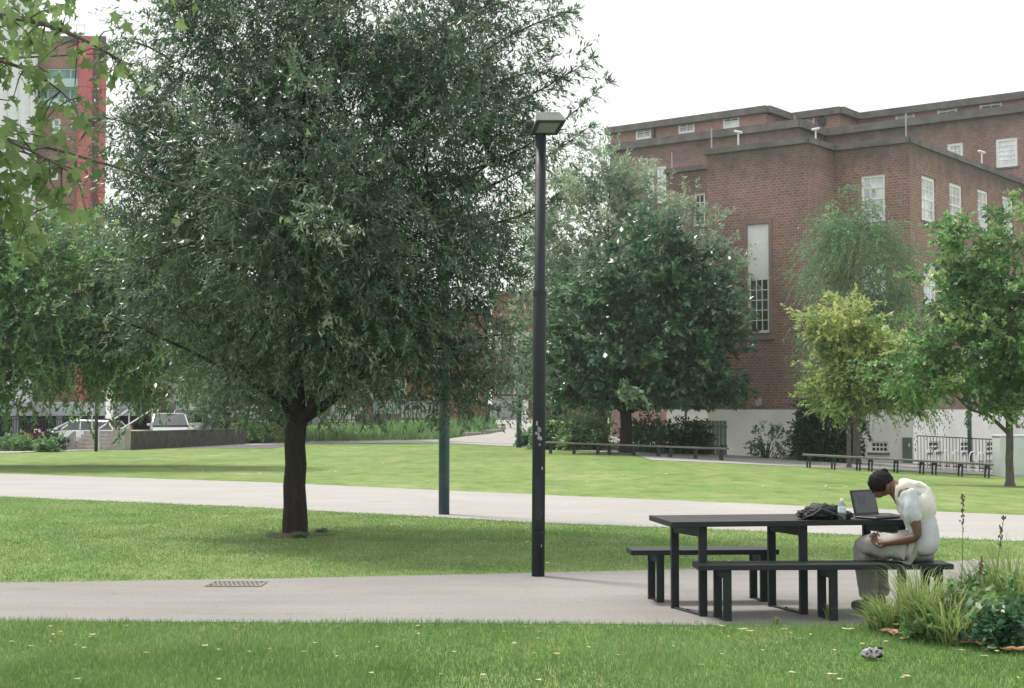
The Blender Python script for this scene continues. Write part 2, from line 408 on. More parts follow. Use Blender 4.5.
def blades(name, x0f, y0, y1, dens, h, w, mat, label, jit=.35, lean=.5):
    out = []
    area = sum(2 * x0f * yy * .25 for yy in np.arange(y0, y1, .25)); N = int(area * dens)
    y = np.sqrt(rng.uniform(y0 ** 2, y1 ** 2, N)); x = rng.uniform(-1, 1, N) * x0f * y
    P = np.stack([x, y], 1); P = P[on_grass(P) & before_mid(P)]; N = len(P)
    # thin and tall patches
    g = np.sin(P[:, 0] * 2.1 + 1.3 * np.sin(P[:, 1] * 1.7)) * np.cos(P[:, 1] * 2.6 + np.sin(P[:, 0] * .9)) * .5 + .5
    hh = h * rng.uniform(1 - jit, 1 + jit, N) * (.72 + .5 * g) * (1 + .8 * (rng.random(N) > .985))
    a = rng.uniform(0, 2 * math.pi, N); ww = w * rng.uniform(.6, 1.3, N)
    la = rng.uniform(0, 2 * math.pi, N); ln = np.abs(rng.normal(0, lean, N)) * hh
    base = np.stack([P[:, 0], P[:, 1], np.full(N, -.004)], 1)
    d = np.stack([np.cos(a), np.sin(a), np.zeros(N)], 1) * ww[:, None] / 2
    tip = base + np.stack([np.cos(la) * ln, np.sin(la) * ln, hh], 1)
    V = np.concatenate([base - d, base + d, tip], 1).reshape(-1, 3)
    Fa = np.arange(3 * N)
    g2 = np.sin(P[:, 0] * .9 + 2 * np.sin(P[:, 1] * .8 + 1)) * np.sin(P[:, 1] * 1.3 + 1.5 * np.sin(P[:, 0] * .6)); tn = np.clip(rng.beta(2, 2.6, N) * .8 + .22 * (g - .5) + .2 * g2, 0, 1); tn[rng.random(N) > .97] = 1.0
    me = mkmesh(name, V, 3, Fa, {'tint': np.repeat(tn, 3)})
    tag(link(name, me, mat), label, 'grass', kind='stuff')
M['blade'] = m_leaf('grass_blade', (.085, .185, .058), (.18, .29, .10), (.44, .46, .27), .45, .55, .3, vary=.12)
blades('grass', .56, 7.0, 11.7, 4800, .040, .0060, M['blade'], 'short mown grass blades in front of the near path')
blades('grass', .46, 13.0, 27.5, 1150, .026, .0095, M['blade'], 'short mown grass blades around the big tree')

# ---------------------------------------------------------------- foliage
def leaf_quads(P, D, Nn, L, W, tint, three=False):
    """pointed leaves: base, two mids, tip, slightly folded"""
    D = D / (np.linalg.norm(D, axis=1, keepdims=True) + 1e-9)
    S = np.cross(D, Nn); S /= (np.linalg.norm(S, axis=1, keepdims=True) + 1e-9)
    U = np.cross(S, D)
    m = P + D * (L * .42)[:, None] - U * (W * .18)[:, None]
    V = np.stack([P, m + S * (W / 2)[:, None], P + D * L[:, None], m - S * (W / 2)[:, None]], 1).reshape(-1, 3)
    return V, np.arange(len(P) * 4), np.repeat(tint, 4)
def rand_dir(n):
    d = rng.normal(size=(n, 3)); return d / np.linalg.norm(d, axis=1, keepdims=True)
def bez(a, b, c, n):
    return [(a * (1 - t) ** 2 + b * 2 * t * (1 - t) + c * t * t) for t in [i / n for i in range(n + 1)]]

def make_crown(lobes, n_cl, shoots, leaves, leaf, lw, shoot_len, droop, cr, seed, zmin=None, flat=0.0, surf=.5, cvar=.19):
    """returns leaf arrays and the clump centres; lobes: (x,y,z,rx,ry,rz)"""
    global rng
    rng = np.random.default_rng(seed)
    Lb = np.array(lobes, float); w = (Lb[:, 3] * Lb[:, 4] * Lb[:, 5]) ** .8; w /= w.sum()
    idx = rng.choice(len(Lb), n_cl, p=w)
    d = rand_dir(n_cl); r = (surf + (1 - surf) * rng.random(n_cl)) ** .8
    r *= 1 + .10 * rng.normal(size=n_cl)
    C = Lb[idx, :3] + d * r[:, None] * Lb[idx, 3:6]
    if zmin is not None: C[:, 2] = np.maximum(C[:, 2], zmin + rng.random(n_cl) * (.05 if zmin < .1 else .5))
    O = d.copy()
    # per-clump: size and tone
    cs = cr * rng.uniform(.6, 1.4, n_cl); ct = rng.normal(0, cvar, n_cl)
    n_s = n_cl * shoots; ci = np.repeat(np.arange(n_cl), shoots)
    off = rng.normal(size=(n_s, 3)) * cs[ci][:, None] * .6; off[:, 2] *= (1 - flat)
    S0 = C[ci] + off
    sd = O[ci] * .8 + rand_dir(n_s) * .75 + np.array([0, 0, .15]); sd[:, 2] *= (1 - flat); sd /= np.linalg.norm(sd, axis=1, keepdims=True)
    sl = shoot_len * rng.uniform(.6, 1.35, n_s)
    n_l = n_s * leaves; si = np.repeat(np.arange(n_s), leaves)
    t = np.tile((np.arange(leaves) + .5) / leaves, n_s) + rng.normal(0, .02, n_l)
    P = S0[si] + sd[si] * (t * sl[si])[:, None]; P[:, 2] -= droop * (t ** 2) * sl[si]
    tang = sd[si].copy(); tang[:, 2] -= 2 * droop * t
    side = rand_dir(n_l)
    D = tang * .75 + side * .75; D[:, 2] -= droop * .45
    Nn = rand_dir(n_l) * .8 + np.array([0, 0, 1.0])
    L = leaf * rng.uniform(.65, 1.25, n_l); W = L * lw * rng.uniform(.8, 1.2, n_l)
    tint = np.clip(.42 + ct[ci][si] + rng.normal(0, .12, n_l) + .14 * (r[ci][si] - .75), 0, 1)  # inner leaves tinted darker as painted crown shade, outer ones paler as new growth
    if zmin is not None:
        k = P[:, 2] > zmin - .28; P, D, Nn, L, W, tint = P[k], D[k], Nn[k], L[k], W[k], tint[k]
    return leaf_quads(P, D, Nn, L, W, tint), C, S0

def make_tree(name, label, base, lobes, trunk_h, trunk_r, mat, bark, n_cl=120, shoots=10, leaves=14, leaf=.1, lw=.4, shoot_len=.45,
              droop=.4, cr=.4, seed=1, limbs=9, twigs=.6, zmin=None, flat=0, surf=.5, cat='tree', group=None, lean=(0, 0), flare=1.35, n_tr=14, lowfork=.7):
    """base: world point; lobes in world-relative coordinates (relative to base)"""
    root = empty(name, base, label, cat, group)
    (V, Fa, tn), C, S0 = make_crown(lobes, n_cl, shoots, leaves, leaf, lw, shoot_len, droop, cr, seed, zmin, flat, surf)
    rr = random.Random(seed)
    mb = MB()
    top = Vector((lean[0], lean[1], trunk_h))
    Lb = np.array(lobes); cen = Vector(np.average(Lb[:, :3], axis=0, weights=Lb[:, 3])); zt = float((Lb[:, 2] + Lb[:, 5] * .55).max())
    tp = [Vector((0, 0, -.15)), Vector((0, 0, .0)), Vector((0, 0, .12)), Vector((0, 0, .35))]; tr = [trunk_r * flare * 1.15, trunk_r * flare, trunk_r * 1.12, trunk_r * 1.02]
    for i in range(1, 5):
        f = i / 4; p = Vector((top.x * f, top.y * f, .35 + (trunk_h - .35) * f)) + Vector((rr.uniform(-1, 1), rr.uniform(-1, 1), 0)) * trunk_r * .15
        tp.append(p); tr.append(trunk_r * (1.0 - .12 * f))
    lead = Vector((cen.x * .6 + top.x * .4, cen.y * .6 + top.y * .4, zt))
    c0 = tp[-1].copy()
    for p in bez(c0, Vector((top.x + rr.uniform(-.2, .2), top.y, (c0.z + zt) / 2)), lead, 8)[1:]:
        tp.append(p + Vector((rr.uniform(-1, 1), rr.uniform(-1, 1), 0)) * trunk_r * .25); tr.append(tr[-1] * .74)
    mb.tube(tp, tr, n_tr)
    nodes = [(p, tr[i]) for i, p in enumerate(tp) if p.z > trunk_h * lowfork]
    # limbs towards spread-out clumps
    Cv = [Vector(c) for c in C]; picks = [max(Cv, key=lambda c: c.z)]
    while len(picks) < min(limbs, len(Cv)):
        picks.append(max(rr.sample(Cv, min(len(Cv), 60)), key=lambda c: min((c - q).length for q in picks)))
    for q in picks:
        cand = [(p, r_) for p, r_ in nodes[:9] if p.z < max(q.z, trunk_h + .05)] or nodes[:1]
        p, r_ = min(cand, key=lambda a: abs((q.z - a[0].z) - .55 * math.hypot(q.x - a[0].x, q.y - a[0].y)))
        mid = p.lerp(q, .45) + Vector((0, 0, .18 * (q - p).length))
        path = bez(p, mid, q, 7)
        path = [path[0]] + [w + Vector((rr.uniform(-1, 1), rr.uniform(-1, 1), rr.uniform(-1, 1))) * .03 * (q - p).length for w in path[1:]]
        r0 = min(r_ * .8, trunk_r * .5)
        rad = [max(r0 * (1 - i / 7.6) ** 1.1, .006) for i in range(8)]
        mb.tube(path, rad, 7)
        nodes += [(w, rad[i]) for i, w in enumerate(path) if i > 1]
    NP = np.array([tuple(p) for p, _ in nodes])
    for c in Cv:
        if rr.random() > twigs: continue
        i = int(np.argmin(((NP - np.array(c)) ** 2).sum(1))); p, r_ = nodes[i]
        if (c - p).length < .1: continue
        path = bez(p, p.lerp(c, .5) + Vector((0, 0, .12 * (c - p).length)), c, 4); r0 = min(r_ * .6, .022)
        mb.tube(path, [r0, r0 * .8, r0 * .6, r0 * .45, .004], 5, cap=False)
    mb.build('trunk', bark, root, smooth=True)
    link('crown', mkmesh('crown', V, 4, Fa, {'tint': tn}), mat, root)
    return root
# ---------------------------------------------------------------- trees
M['lf_main'] = m_leaf('leaf_grey_green', (.028, .074, .044), (.115, .185, .112), (.50, .58, .42), .30, .36, .7, vary=.35)
M['lf_dark'] = m_leaf('leaf_dark_green', (.018, .068, .034), (.080, .175, .085), (.33, .47, .28), .18, .33, .8)
M['lf_silver'] = m_leaf('leaf_silver_green', (.14, .22, .14), (.28, .37, .25), (.52, .58, .42), .35, .5, .4)
M['lf_light'] = m_leaf('leaf_fresh_green', (.055, .14, .05), (.16, .29, .11), (.42, .52, .27), .45, .45, .4)
M['lf_birch'] = m_leaf('leaf_birch_green', (.08, .17, .085), (.16, .27, .14), (.32, .42, .2), .4, .5, .3)
M['lf_yellow'] = m_leaf('leaf_yellow_green', (.20, .30, .10), (.44, .48, .20), (.72, .62, .28), .4, .5, .3, low=(2.4, 5.6, (.13, .28, .08)))
M['lf_holly'] = m_leaf('leaf_bush_dark', (.018, .045, .02), (.035, .08, .035), (.08, .14, .06), .2, .45, .4)
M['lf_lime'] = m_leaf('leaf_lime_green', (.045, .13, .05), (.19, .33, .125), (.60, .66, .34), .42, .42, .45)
M['lf_maple'] = m_leaf('leaf_plane_green', (.10, .165, .06), (.165, .25, .095), (.27, .35, .16), .45, .5, .3)
M['lf_red'] = m_leaf('leaf_dark_red', (.07, .02, .022), (.12, .035, .035), (.2, .07, .06), .3, .5, .3)
M['lf_rust'] = m_leaf('leaf_rusty_green', (.09, .12, .035), (.22, .13, .06), (.36, .18, .09), .35, .5, .3)
M['lf_straw'] = m_leaf('straw_blade', (.10, .19, .05), (.27, .36, .13), (.55, .50, .27), .4, .6, .3)
M['lf_blue'] = m_leaf('leaf_blue_green', (.025, .085, .045), (.07, .17, .085), (.18, .32, .17), .3, .35, .5)

def rel(px, py, Y, base):
    p = at(px, py, Y); return (p.x - base.x, p.y - base.y, p.z - base.z)
def lobe(px, py, Y, rpx, rpy, base, ry=None):
    """an ellipsoid that covers +-rpx, +-rpy pixels at distance Y"""
    k = Y / F; x, y, z = rel(px, py, Y, base); return (x, y, z, rpx * k, ry if ry else (rpx + rpy) / 2 * k, rpy * k)

b = gnd(295, 533)
Y = b.y
main_lobes = [lobe(330, 205, Y, 185, 170, b, 2.4), lobe(230, 150, Y + .6, 110, 150, b), lobe(190, 258, Y + .3, 82, 75, b), lobe(440, 290, Y, 95, 100, b),
              lobe(455, 130, Y - .3, 100, 130, b), lobe(400, 10, Y, 150, 120, b), lobe(240, 20, Y, 110, 90, b), lobe(330, 330, Y - .6, 130, 70, b, 1.8),
              lobe(195, 345, Y + .4, 55, 34, b, .9), lobe(440, 372, Y - .2, 85, 42, b, .9), lobe(330, 230, Y - 1.9, 110, 90, b, .9), lobe(140, 150, Y + .2, 42, 70, b, .7), lobe(245, 385, Y, 60, 24, b, .8)]
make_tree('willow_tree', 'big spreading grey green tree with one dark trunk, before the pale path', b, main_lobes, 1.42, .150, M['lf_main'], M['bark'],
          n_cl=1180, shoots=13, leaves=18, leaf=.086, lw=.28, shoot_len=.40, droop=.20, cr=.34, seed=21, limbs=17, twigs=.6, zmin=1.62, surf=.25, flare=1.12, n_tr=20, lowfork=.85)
# wispy side branches reaching right above the lamp
b2 = b
from types import SimpleNamespace
def sprays(name_pts, root, seed, leaf, lw, mat, n_side=5, leaves=16, sl=.35, droop=.5):
    """long thin branches with leafy side shoots, joined to a tree's crown: returned as meshes under the tree"""
    global rng
    rng = np.random.default_rng(seed); mb = MB(); PP = []; DD = []
    for pts, r0 in name_pts:
        pts = [Vector(p) for p in pts]; path = bez(pts[0], pts[1], pts[2], 10)
        mbb = MB(); mbb.tube(path, [r0 * (1 - i / 10.5) + .002 for i in range(11)], 5); mbb.build('branch', M['bark'], root, smooth=True)
        for i in range(3, 11):
            for s in range(n_side):
                d0 = Vector(rand_dir(1)[0]); tang = (path[i] - path[i - 1]).normalized(); d0 = (d0 * .8 + tang).normalized(); ln = sl * rng.uniform(.4, 1.2) * (1.2 - i / 14)
                for k in range(leaves):
                    t_ = k / leaves; p = path[i] + d0 * ln * t_ + Vector((0, 0, -droop * ln * t_ * t_)); PP.append(tuple(p)); DD.append(tuple(d0 + Vector(rand_dir(1)[0]) * .8 + Vector((0, 0, -droop * t_))))
    PP = np.array(PP); n_ = len(PP); L = leaf * rng.uniform(.7, 1.2, n_)
    V, Fa, tn = leaf_quads(PP, np.array(DD), rand_dir(n_) * .8 + np.array([0, 0, 1]), L, L * lw, np.clip(rng.normal(.5, .15, n_), 0, 1))
    link('foliage', mkmesh('foliage', V, 4, Fa, {'tint': tn}), mat, root)
willow = [o for o in bpy.data.objects if o.name == 'willow_tree'][0]
def rl(px, py, Y): return rel(px, py, Y, b)
sprays([([rl(470, 170, Y), rl(540, 150, Y), rl(606, 82, Y)], .02), ([rl(480, 120, Y), rl(545, 90, Y), rl(590, 60, Y)], .018), ([rl(470, 60, Y), rl(530, 20, Y), rl(572, 12, Y)], .02),
        ([rl(480, 190, Y), rl(540, 165, Y), rl(588, 128, Y)], .018), ([rl(470, 230, Y), rl(530, 215, Y), rl(556, 200, Y)], .018), ([rl(480, 95, Y), rl(530, 60, Y), rl(560, 78, Y)], .016),
        ([rl(470, 20, Y), rl(520, -30, Y), rl(575, -20, Y)], .02),
        ([rl(275, 398, Y), rl(190, 345, Y + .2), rl(70, 300, Y + .3)], .035), ([rl(180, 150, Y), rl(120, 110, Y), rl(85, 120, Y)], .016), ([rl(170, 60, Y), rl(130, 30, Y), rl(105, 50, Y)], .016)],
       willow, 5, .085, .23, M['lf_main'], n_side=5, leaves=13, sl=.42)

# lighter tree behind and to the left
b = gnd(-46, 466)
Y = b.y
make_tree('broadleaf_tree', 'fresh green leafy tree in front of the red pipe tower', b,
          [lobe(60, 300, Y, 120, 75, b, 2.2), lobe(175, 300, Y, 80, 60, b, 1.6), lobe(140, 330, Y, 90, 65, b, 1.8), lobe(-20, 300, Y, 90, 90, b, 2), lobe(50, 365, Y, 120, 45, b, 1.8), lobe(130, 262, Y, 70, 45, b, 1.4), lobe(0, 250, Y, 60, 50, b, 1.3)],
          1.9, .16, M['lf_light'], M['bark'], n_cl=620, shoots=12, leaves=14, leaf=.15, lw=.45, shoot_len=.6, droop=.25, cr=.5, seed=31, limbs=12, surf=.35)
# green tree by the cars
b = gnd(282, 440.5); Y = b.y
make_tree('plane_tree', 'bright green low crowned tree with a thick dark trunk, beside the parked cars', b,
          [lobe(245, 385, Y, 60, 40, b, 3), lobe(225, 360, Y, 70, 40, b, 3), lobe(300, 340, Y, 110, 50, b, 4), lobe(330, 380, Y, 50, 22, b, 3), lobe(225, 415, Y, 28, 14, b, 1.5)],
          2.2, .42, M['lf_light'], M['bark'], n_cl=170, shoots=9, leaves=12, leaf=.30, lw=.5, shoot_len=1.1, droop=.35, cr=1.0, seed=41, limbs=9, surf=.3)
# rusty small tree by the steps
b = gnd(146, 444); Y = b.y
make_tree('ornamental_tree', 'small rusty orange and green tree beside the steps', b,
          [lobe(140, 392, Y, 28, 22, b), lobe(150, 408, Y, 30, 14, b), lobe(120, 385, Y, 20, 15, b)], 1.1, .07, M['lf_rust'], M['bark'],
          n_cl=60, shoots=8, leaves=10, leaf=.16, lw=.5, shoot_len=.5, droop=.3, cr=.4, seed=43, limbs=6, surf=.3)
# silvery tall tree
b = gnd(603, 448.5); Y = b.y
make_tree('ash_tree', 'tall silvery green tree at the end of the brick wing', b,
          [lobe(600, 240, Y, 62, 92, b, 2.3), lobe(560, 250, Y, 42, 95, b, 1.8), lobe(640, 250, Y - .3, 62, 75, b, 2.0), lobe(585, 330, Y, 60, 80, b, 2), lobe(700, 235, Y - 2.5, 28, 46, b, 1.0),
           lobe(712, 270, Y - 2.5, 26, 30, b, .9), lobe(610, 180, Y, 24, 42, b, 1), lobe(545, 330, Y, 30, 70, b, 1.5), lobe(680, 290, Y - 2, 50, 60, b, 1.4), lobe(565, 180, Y, 26, 34, b, 1)],
          3.0, .22, M['lf_silver'], M['bark_g'], n_cl=400, shoots=12, leaves=13, leaf=.20, lw=.36, shoot_len=.65, droop=.12, cr=.52, seed=51, limbs=14, surf=.45)
# dark round tree
b = gnd(626, 451); b = at(626, 451, 54.6); b.z = gz(b.x, b.y); Y = b.y
Y = b.y
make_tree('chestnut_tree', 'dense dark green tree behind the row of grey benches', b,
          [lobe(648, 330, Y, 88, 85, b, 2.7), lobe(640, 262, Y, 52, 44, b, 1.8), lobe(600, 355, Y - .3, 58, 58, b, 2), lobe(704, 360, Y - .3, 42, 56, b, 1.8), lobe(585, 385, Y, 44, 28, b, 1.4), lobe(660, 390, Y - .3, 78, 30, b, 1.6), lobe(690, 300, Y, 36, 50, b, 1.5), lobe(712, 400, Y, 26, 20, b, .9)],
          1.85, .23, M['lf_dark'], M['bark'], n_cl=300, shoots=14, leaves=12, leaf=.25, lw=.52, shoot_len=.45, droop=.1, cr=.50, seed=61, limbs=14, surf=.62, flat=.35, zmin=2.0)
# birch like
b = gnd(857, 452); Y = 53.0; b = at(857, 452, Y); b.z = gz(b.x, b.y)
make_tree('birch_tree', 'wispy pale green birch in front of the white sash windows', b,
          [lobe(862, 262, Y, 42, 52, b, 1.6), lobe(850, 218, Y, 22, 26, b, .9), lobe(888, 275, Y, 30, 50, b, 1.2), lobe(828, 245, Y, 22, 36, b, .9), lobe(822, 276, Y, 28, 18, b, .9), lobe(880, 345, Y, 48, 50, b, 1.4), lobe(815, 340, Y, 24, 32, b, .9), lobe(885, 395, Y, 48, 22, b, 1.2)],
          3.4, .14, M['lf_birch'], M['bark_g'], n_cl=250, shoots=11, leaves=14, leaf=.115, lw=.38, shoot_len=.8, droop=.85, cr=.42, seed=71, limbs=12, surf=.4)
# yellow-green
b = at(849, 456, 49.0); b.z = gz(b.x, b.y); Y = 49.0
make_tree('maple_tree', 'yellow green tree turning golden at its top', b,
          [lobe(842, 322, Y, 32, 30, b, .9), lobe(868, 345, Y, 30, 24, b, .9), lobe(895, 392, Y, 36, 16, b, .9), lobe(850, 362, Y, 40, 32, b, 1.2), lobe(872, 380, Y, 44, 26, b, 1.2), lobe(836, 395, Y, 32, 20, b, 1), lobe(900, 365, Y, 26, 26, b, .9)],
          1.7, .075, M['lf_yellow'], M['bark_g'], n_cl=250, shoots=11, leaves=11, leaf=.16, lw=.6, shoot_len=.45, droop=.2, cr=.34, seed=81, limbs=9, surf=.4, flat=.35)
# right tree
b = gnd(1010, 486); Y = b.y
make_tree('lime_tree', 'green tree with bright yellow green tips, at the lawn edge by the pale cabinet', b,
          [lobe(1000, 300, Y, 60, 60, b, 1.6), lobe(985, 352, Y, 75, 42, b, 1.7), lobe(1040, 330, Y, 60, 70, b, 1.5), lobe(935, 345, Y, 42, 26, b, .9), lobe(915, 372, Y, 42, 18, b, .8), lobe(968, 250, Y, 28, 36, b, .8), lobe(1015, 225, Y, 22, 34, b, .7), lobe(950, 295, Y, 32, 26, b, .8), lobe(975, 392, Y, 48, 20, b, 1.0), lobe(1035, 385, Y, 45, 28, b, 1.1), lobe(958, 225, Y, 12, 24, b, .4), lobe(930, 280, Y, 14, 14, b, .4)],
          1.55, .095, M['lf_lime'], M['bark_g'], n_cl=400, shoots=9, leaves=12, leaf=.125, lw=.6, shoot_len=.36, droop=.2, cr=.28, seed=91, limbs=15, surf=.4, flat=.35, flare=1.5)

# near plane tree: trunk outside the picture, its big lobed leaves hang in at the top corner
b = Vector((-5.3, 10.2, 0))
root = empty('sycamore_tree', b, 'tree with big lobed leaves hanging in at the top corner over the tower', 'tree')
rng = np.random.default_rng(101); rr = random.Random(8)
mb = MB(); mb.tube([(0, 0, -.1), (0, 0, .1), (0, 0, 1.5), (.1, 0, 3.2), (.2, .1, 5.2)], [.3, .24, .2, .17, .1], 14)
tw = []
def P_(px, py, Y): return Vector(rel(px, py, Y, b))
for pts, r0 in (([Vector((.1, 0, 3.0)), P_(-120, -60, 8.8), P_(40, 10, 8.6), P_(120, 60, 8.5)], .04), ([Vector((.05, 0, 2.3)), P_(-160, 60, 8.4), P_(-10, 120, 8.2), P_(75, 175, 8.1)], .035),
                ([Vector((.1, 0, 2.6)), P_(-140, 0, 9), P_(10, 40, 9), P_(70, 100, 9)], .03), ([Vector((.1, 0, 3.2)), P_(-60, -120, 9.2), P_(70, -60, 9.2), P_(190, -20, 9.2)], .035),
                ([Vector((.05, 0, 2.0)), P_(-160, 130, 8.6), P_(-40, 170, 8.6), P_(30, 215, 8.5)], .03)):
    path = []
    for i in range(21):
        t_ = i / 20; u = 1 - t_
        path.append(pts[0] * u ** 3 + pts[1] * 3 * u * u * t_ + pts[2] * 3 * u * t_ * t_ + pts[3] * t_ ** 3)
    mb.tube(path, [r0 * (1 - i / 22) + .002 for i in range(21)], 6)
    for i in range(6, 21):
        for _ in range(3):
            q = path[i] + Vector((rr.uniform(-1, 1), rr.uniform(-.8, .8), rr.uniform(-1.2, .5))) * .22
            mb.tube([path[i], path[i].lerp(q, .5) + Vector((0, 0, .03)), q], [.005, .004, .0025], 4); tw += [path[i].lerp(q, .55), q, q]
for k in range(260):   # crown above and behind the frame's edge, which shades the near lawn
    tw.append(Vector((rr.gauss(.3, 1.2), rr.gauss(.2, 1.2), rr.gauss(4.6, .7))))
for k in range(26):
    q = tw[-1 - k * 9]; mb.tube([Vector((.15, 0, 3.4 + .05 * k)), Vector((.15, 0, 4)).lerp(q, .5), q], [.03, .015, .004], 5)
for _ in range(3200):
    d = rand_dir(1)[0]; tw.append(Vector((d[0] * 1.9 + .2, d[1] * 1.9, 4.9 + d[2] * 1.1)) * 1.0)
mb.build('trunk', M['bark_g'], root, smooth=True)
half = [(.10, .06), (.30, .05), (.50, .02), (.46, .16), (.36, .27), (.50, .36), (.66, .50), (.50, .56), (.40, .54), (.28, .58), (.26, .74), (.14, .84)]
shape = [(0, .04)] + half + [(0, 1.02)] + [(-x, y) for x, y in half[::-1]]
V = []; tn = []
for q in tw:
    for _ in range(2 if q.z < 3.4 else 1):
        wv = rr.uniform(.75, 1.15); cu = rr.uniform(-.1, .7); cv = rr.uniform(-.1, .5)
        s = rr.uniform(.045, .10); a = rr.uniform(0, 6.28); D = Vector((math.cos(a) * .6, math.sin(a) * .6, -.75 + rr.uniform(-.3, .5))).normalized()
        nn = Vector((rr.uniform(-1, 1), rr.uniform(-1, .3), rr.uniform(-.2, 1))); S = D.cross(nn).normalized(); U = S.cross(D); o = q + Vector((rr.uniform(-1, 1), rr.uniform(-1, 1), rr.uniform(-1, 1))) * .06; tv = min(1, max(0, rr.gauss(.5, .2)))
        for x, y in shape: V.append(tuple(o + S * (x * s * wv) + D * (y * s) + U * (abs(x) * s * cu - y * y * s * cv + math.sin(9 * y + 7 * x) * s * .05))); tn.append(tv)
link('crown', mkmesh('crown', V, 26, np.arange(len(V)), {'tint': tn}), M['lf_maple'], root)

# ---------------------------------------------------------------- shrubs and beds
def shrub(name, label, px, py, Y, rpx, rpy, mat, n_cl=30, leaf=.1, lw=.5, seed=1, cat='shrub', group=None, shoots=8, leaves=10, sl=.3, cr=.2, ry=None, droop=.2):
    b = at(px, py, Y); b.z = gz(b.x, b.y); k = Y / F
    root = empty(name, b, label, cat, group)
    lobes = [(0, 0, rpy * k, rpx * k, ry or rpx * k * .8, rpy * k)]
    rr_ = random.Random(seed)
    for _ in range(3): lobes.append((rr_.uniform(-.5, .5) * rpx * k, rr_.uniform(-.3, .3) * rpx * k, rpy * k * rr_.uniform(.5, 1.2), rpx * k * .5, rpx * k * .5, rpy * k * .75))
    (V, Fa, tn), C, S0 = make_crown(lobes, n_cl, shoots, leaves, leaf, lw, sl, droop, cr, seed, zmin=.02)
    V = np.array(V); V[:, 2] = np.maximum(V[:, 2], .01)
    mb = MB()
    for c in C[:14]: c = Vector(c); mb.tube([(c.x * .15, c.y * .15, -.05), (c.x * .5, c.y * .5, c.z * .55), tuple(c)], [.018, .012, .004], 5)
    mb.build('stem', M['bark'], root); link('foliage', mkmesh('foliage', V, 4, Fa, {'tint': tn}), mat, root)
    return root
shrub('shrub', 'tall dense dark shrub against the white base of the brick hall', 831, 456, 55, 27, 33, M['lf_holly'], 190, .2, .5, 3, sl=.4, cr=.4)
shrub('shrub', 'airy grey green shrub standing alone before the white wall', 766, 456, 56.5, 17, 15, M['lf_dark'], 22, .13, .5, 4, sl=.35, cr=.2, shoots=6, leaves=8)
shrub('shrub', 'low grey shrub tucked beside the tall dark shrub', 800, 457, 55.5, 10, 11, M['lf_birch'], 16, .12, .5, 5, sl=.35)
for i, (px, py, Y, rx, ry, mt, lb) in enumerate([
    (556, 448, 60, 20, 13, 'lf_light', 'yellow green low bush behind the lamp post'),
    (585, 449, 58.5, 22, 14, 'lf_light', 'light green bush beside the chestnut trunk, nearer the lamp post'),
    (655, 451, 57, 24, 14, 'lf_dark', 'dark green bush behind the benches beside the trunk'),
    (690, 452, 57.5, 18, 13, 'lf_holly', 'dark bush below the chestnut crown next to the white wall'),
    (528, 445, 64, 11, 6, 'lf_dark', 'small bush at the foot of the teal post'),
    (14, 450, 57, 20, 6, 'lf_light', 'leafy light green bush at the lawn edge before the dark railing'),
    (36, 447, 60, 8, 7, 'lf_red', 'dark red leaved bush before the dark railing'),
    (52, 449, 58, 13, 6, 'lf_holly', 'clipped dark green bush beside the steps'),
    (46, 450, 56, 7, 4, 'lf_light', 'small light green bush at the lawn edge by the steps'),
    (250, 441, 70, 15, 9, 'lf_light', 'green bush at the end of the low dark wall, before the cars'),
    (276, 440, 71, 16, 7, 'lf_straw', 'straw coloured weeds at the foot of the thick trunk behind'),
    (125, 440, 70, 10, 8, 'lf_light', 'green bush above the steps behind the wall')]):
    shrub('shrub', lb, px, py, Y, rx, ry, M[mt], 46, .17 if ry > 8 else .12, .5, 200 + i, sl=.45 if ry > 8 else .2, cr=.35 if ry > 8 else .18)
# long grass bed (nobody could count the blades)
def tufts(name, pts, n, h, w, mat, label, seed, lean=.6):
    global rng
    rng = np.random.default_rng(seed); P = []
    A = [gnd(*p) for p in pts[0]]; B = [gnd(*p) for p in pts[1]]; m = len(A) - 1
    u = rng.random(n) * m; v = rng.random(n); k = np.minimum(u.astype(int), m - 1); f = (u - k)[:, None]
    A = np.array([tuple(a) for a in A]); B = np.array([tuple(a) for a in B])
    base = (A[k] * (1 - f) + A[k + 1] * f) * (1 - v[:, None]) + (B[k] * (1 - f) + B[k + 1] * f) * v[:, None]
    base[:, 2] = [gz(x, y) for x, y in base[:, :2]]
    g = np.sin(base[:, 0] * 1.7) * np.cos(base[:, 1] * .9) * .5 + .5
    hh = h * rng.uniform(.4, 1.3, n) * (.5 + .8 * g); a = rng.uniform(0, 6.28, n); la = rng.uniform(0, 6.28, n); ln = np.abs(rng.normal(0, lean, n)) * hh
    d = np.stack([np.cos(a), np.sin(a), 0 * a], 1) * w / 2
    V = np.concatenate([base - d, base + d, base + np.stack([np.cos(la) * ln, np.sin(la) * ln, hh], 1)], 1).reshape(-1, 3)
    tag(link(name, mkmesh(name, V, 3, np.arange(3 * n), {'tint': np.repeat(np.clip(rng.normal(.4, .25, n), 0, 1), 3)}), mat), label, 'grass', kind='stuff')
tufts('long_grass', ([(215, 443), (300, 442), (400, 440.5), (440, 439.5), (470, 435), (498, 431)], [(215, 434), (300, 431), (400, 427), (440, 424), (470, 423), (492, 422.5)]), 12000, .5, .06, M['lf_light'], 'rough long grass and weeds in the bed behind the far lawn edge', 77)
tufts('long_grass', ([(540, 446.5), (600, 449), (670, 452), (700, 453)], [(540, 442), (600, 445), (670, 448), (700, 449)]), 2600, .3, .06, M['lf_dark'], 'low ground cover under the dark chestnut tree', 78)

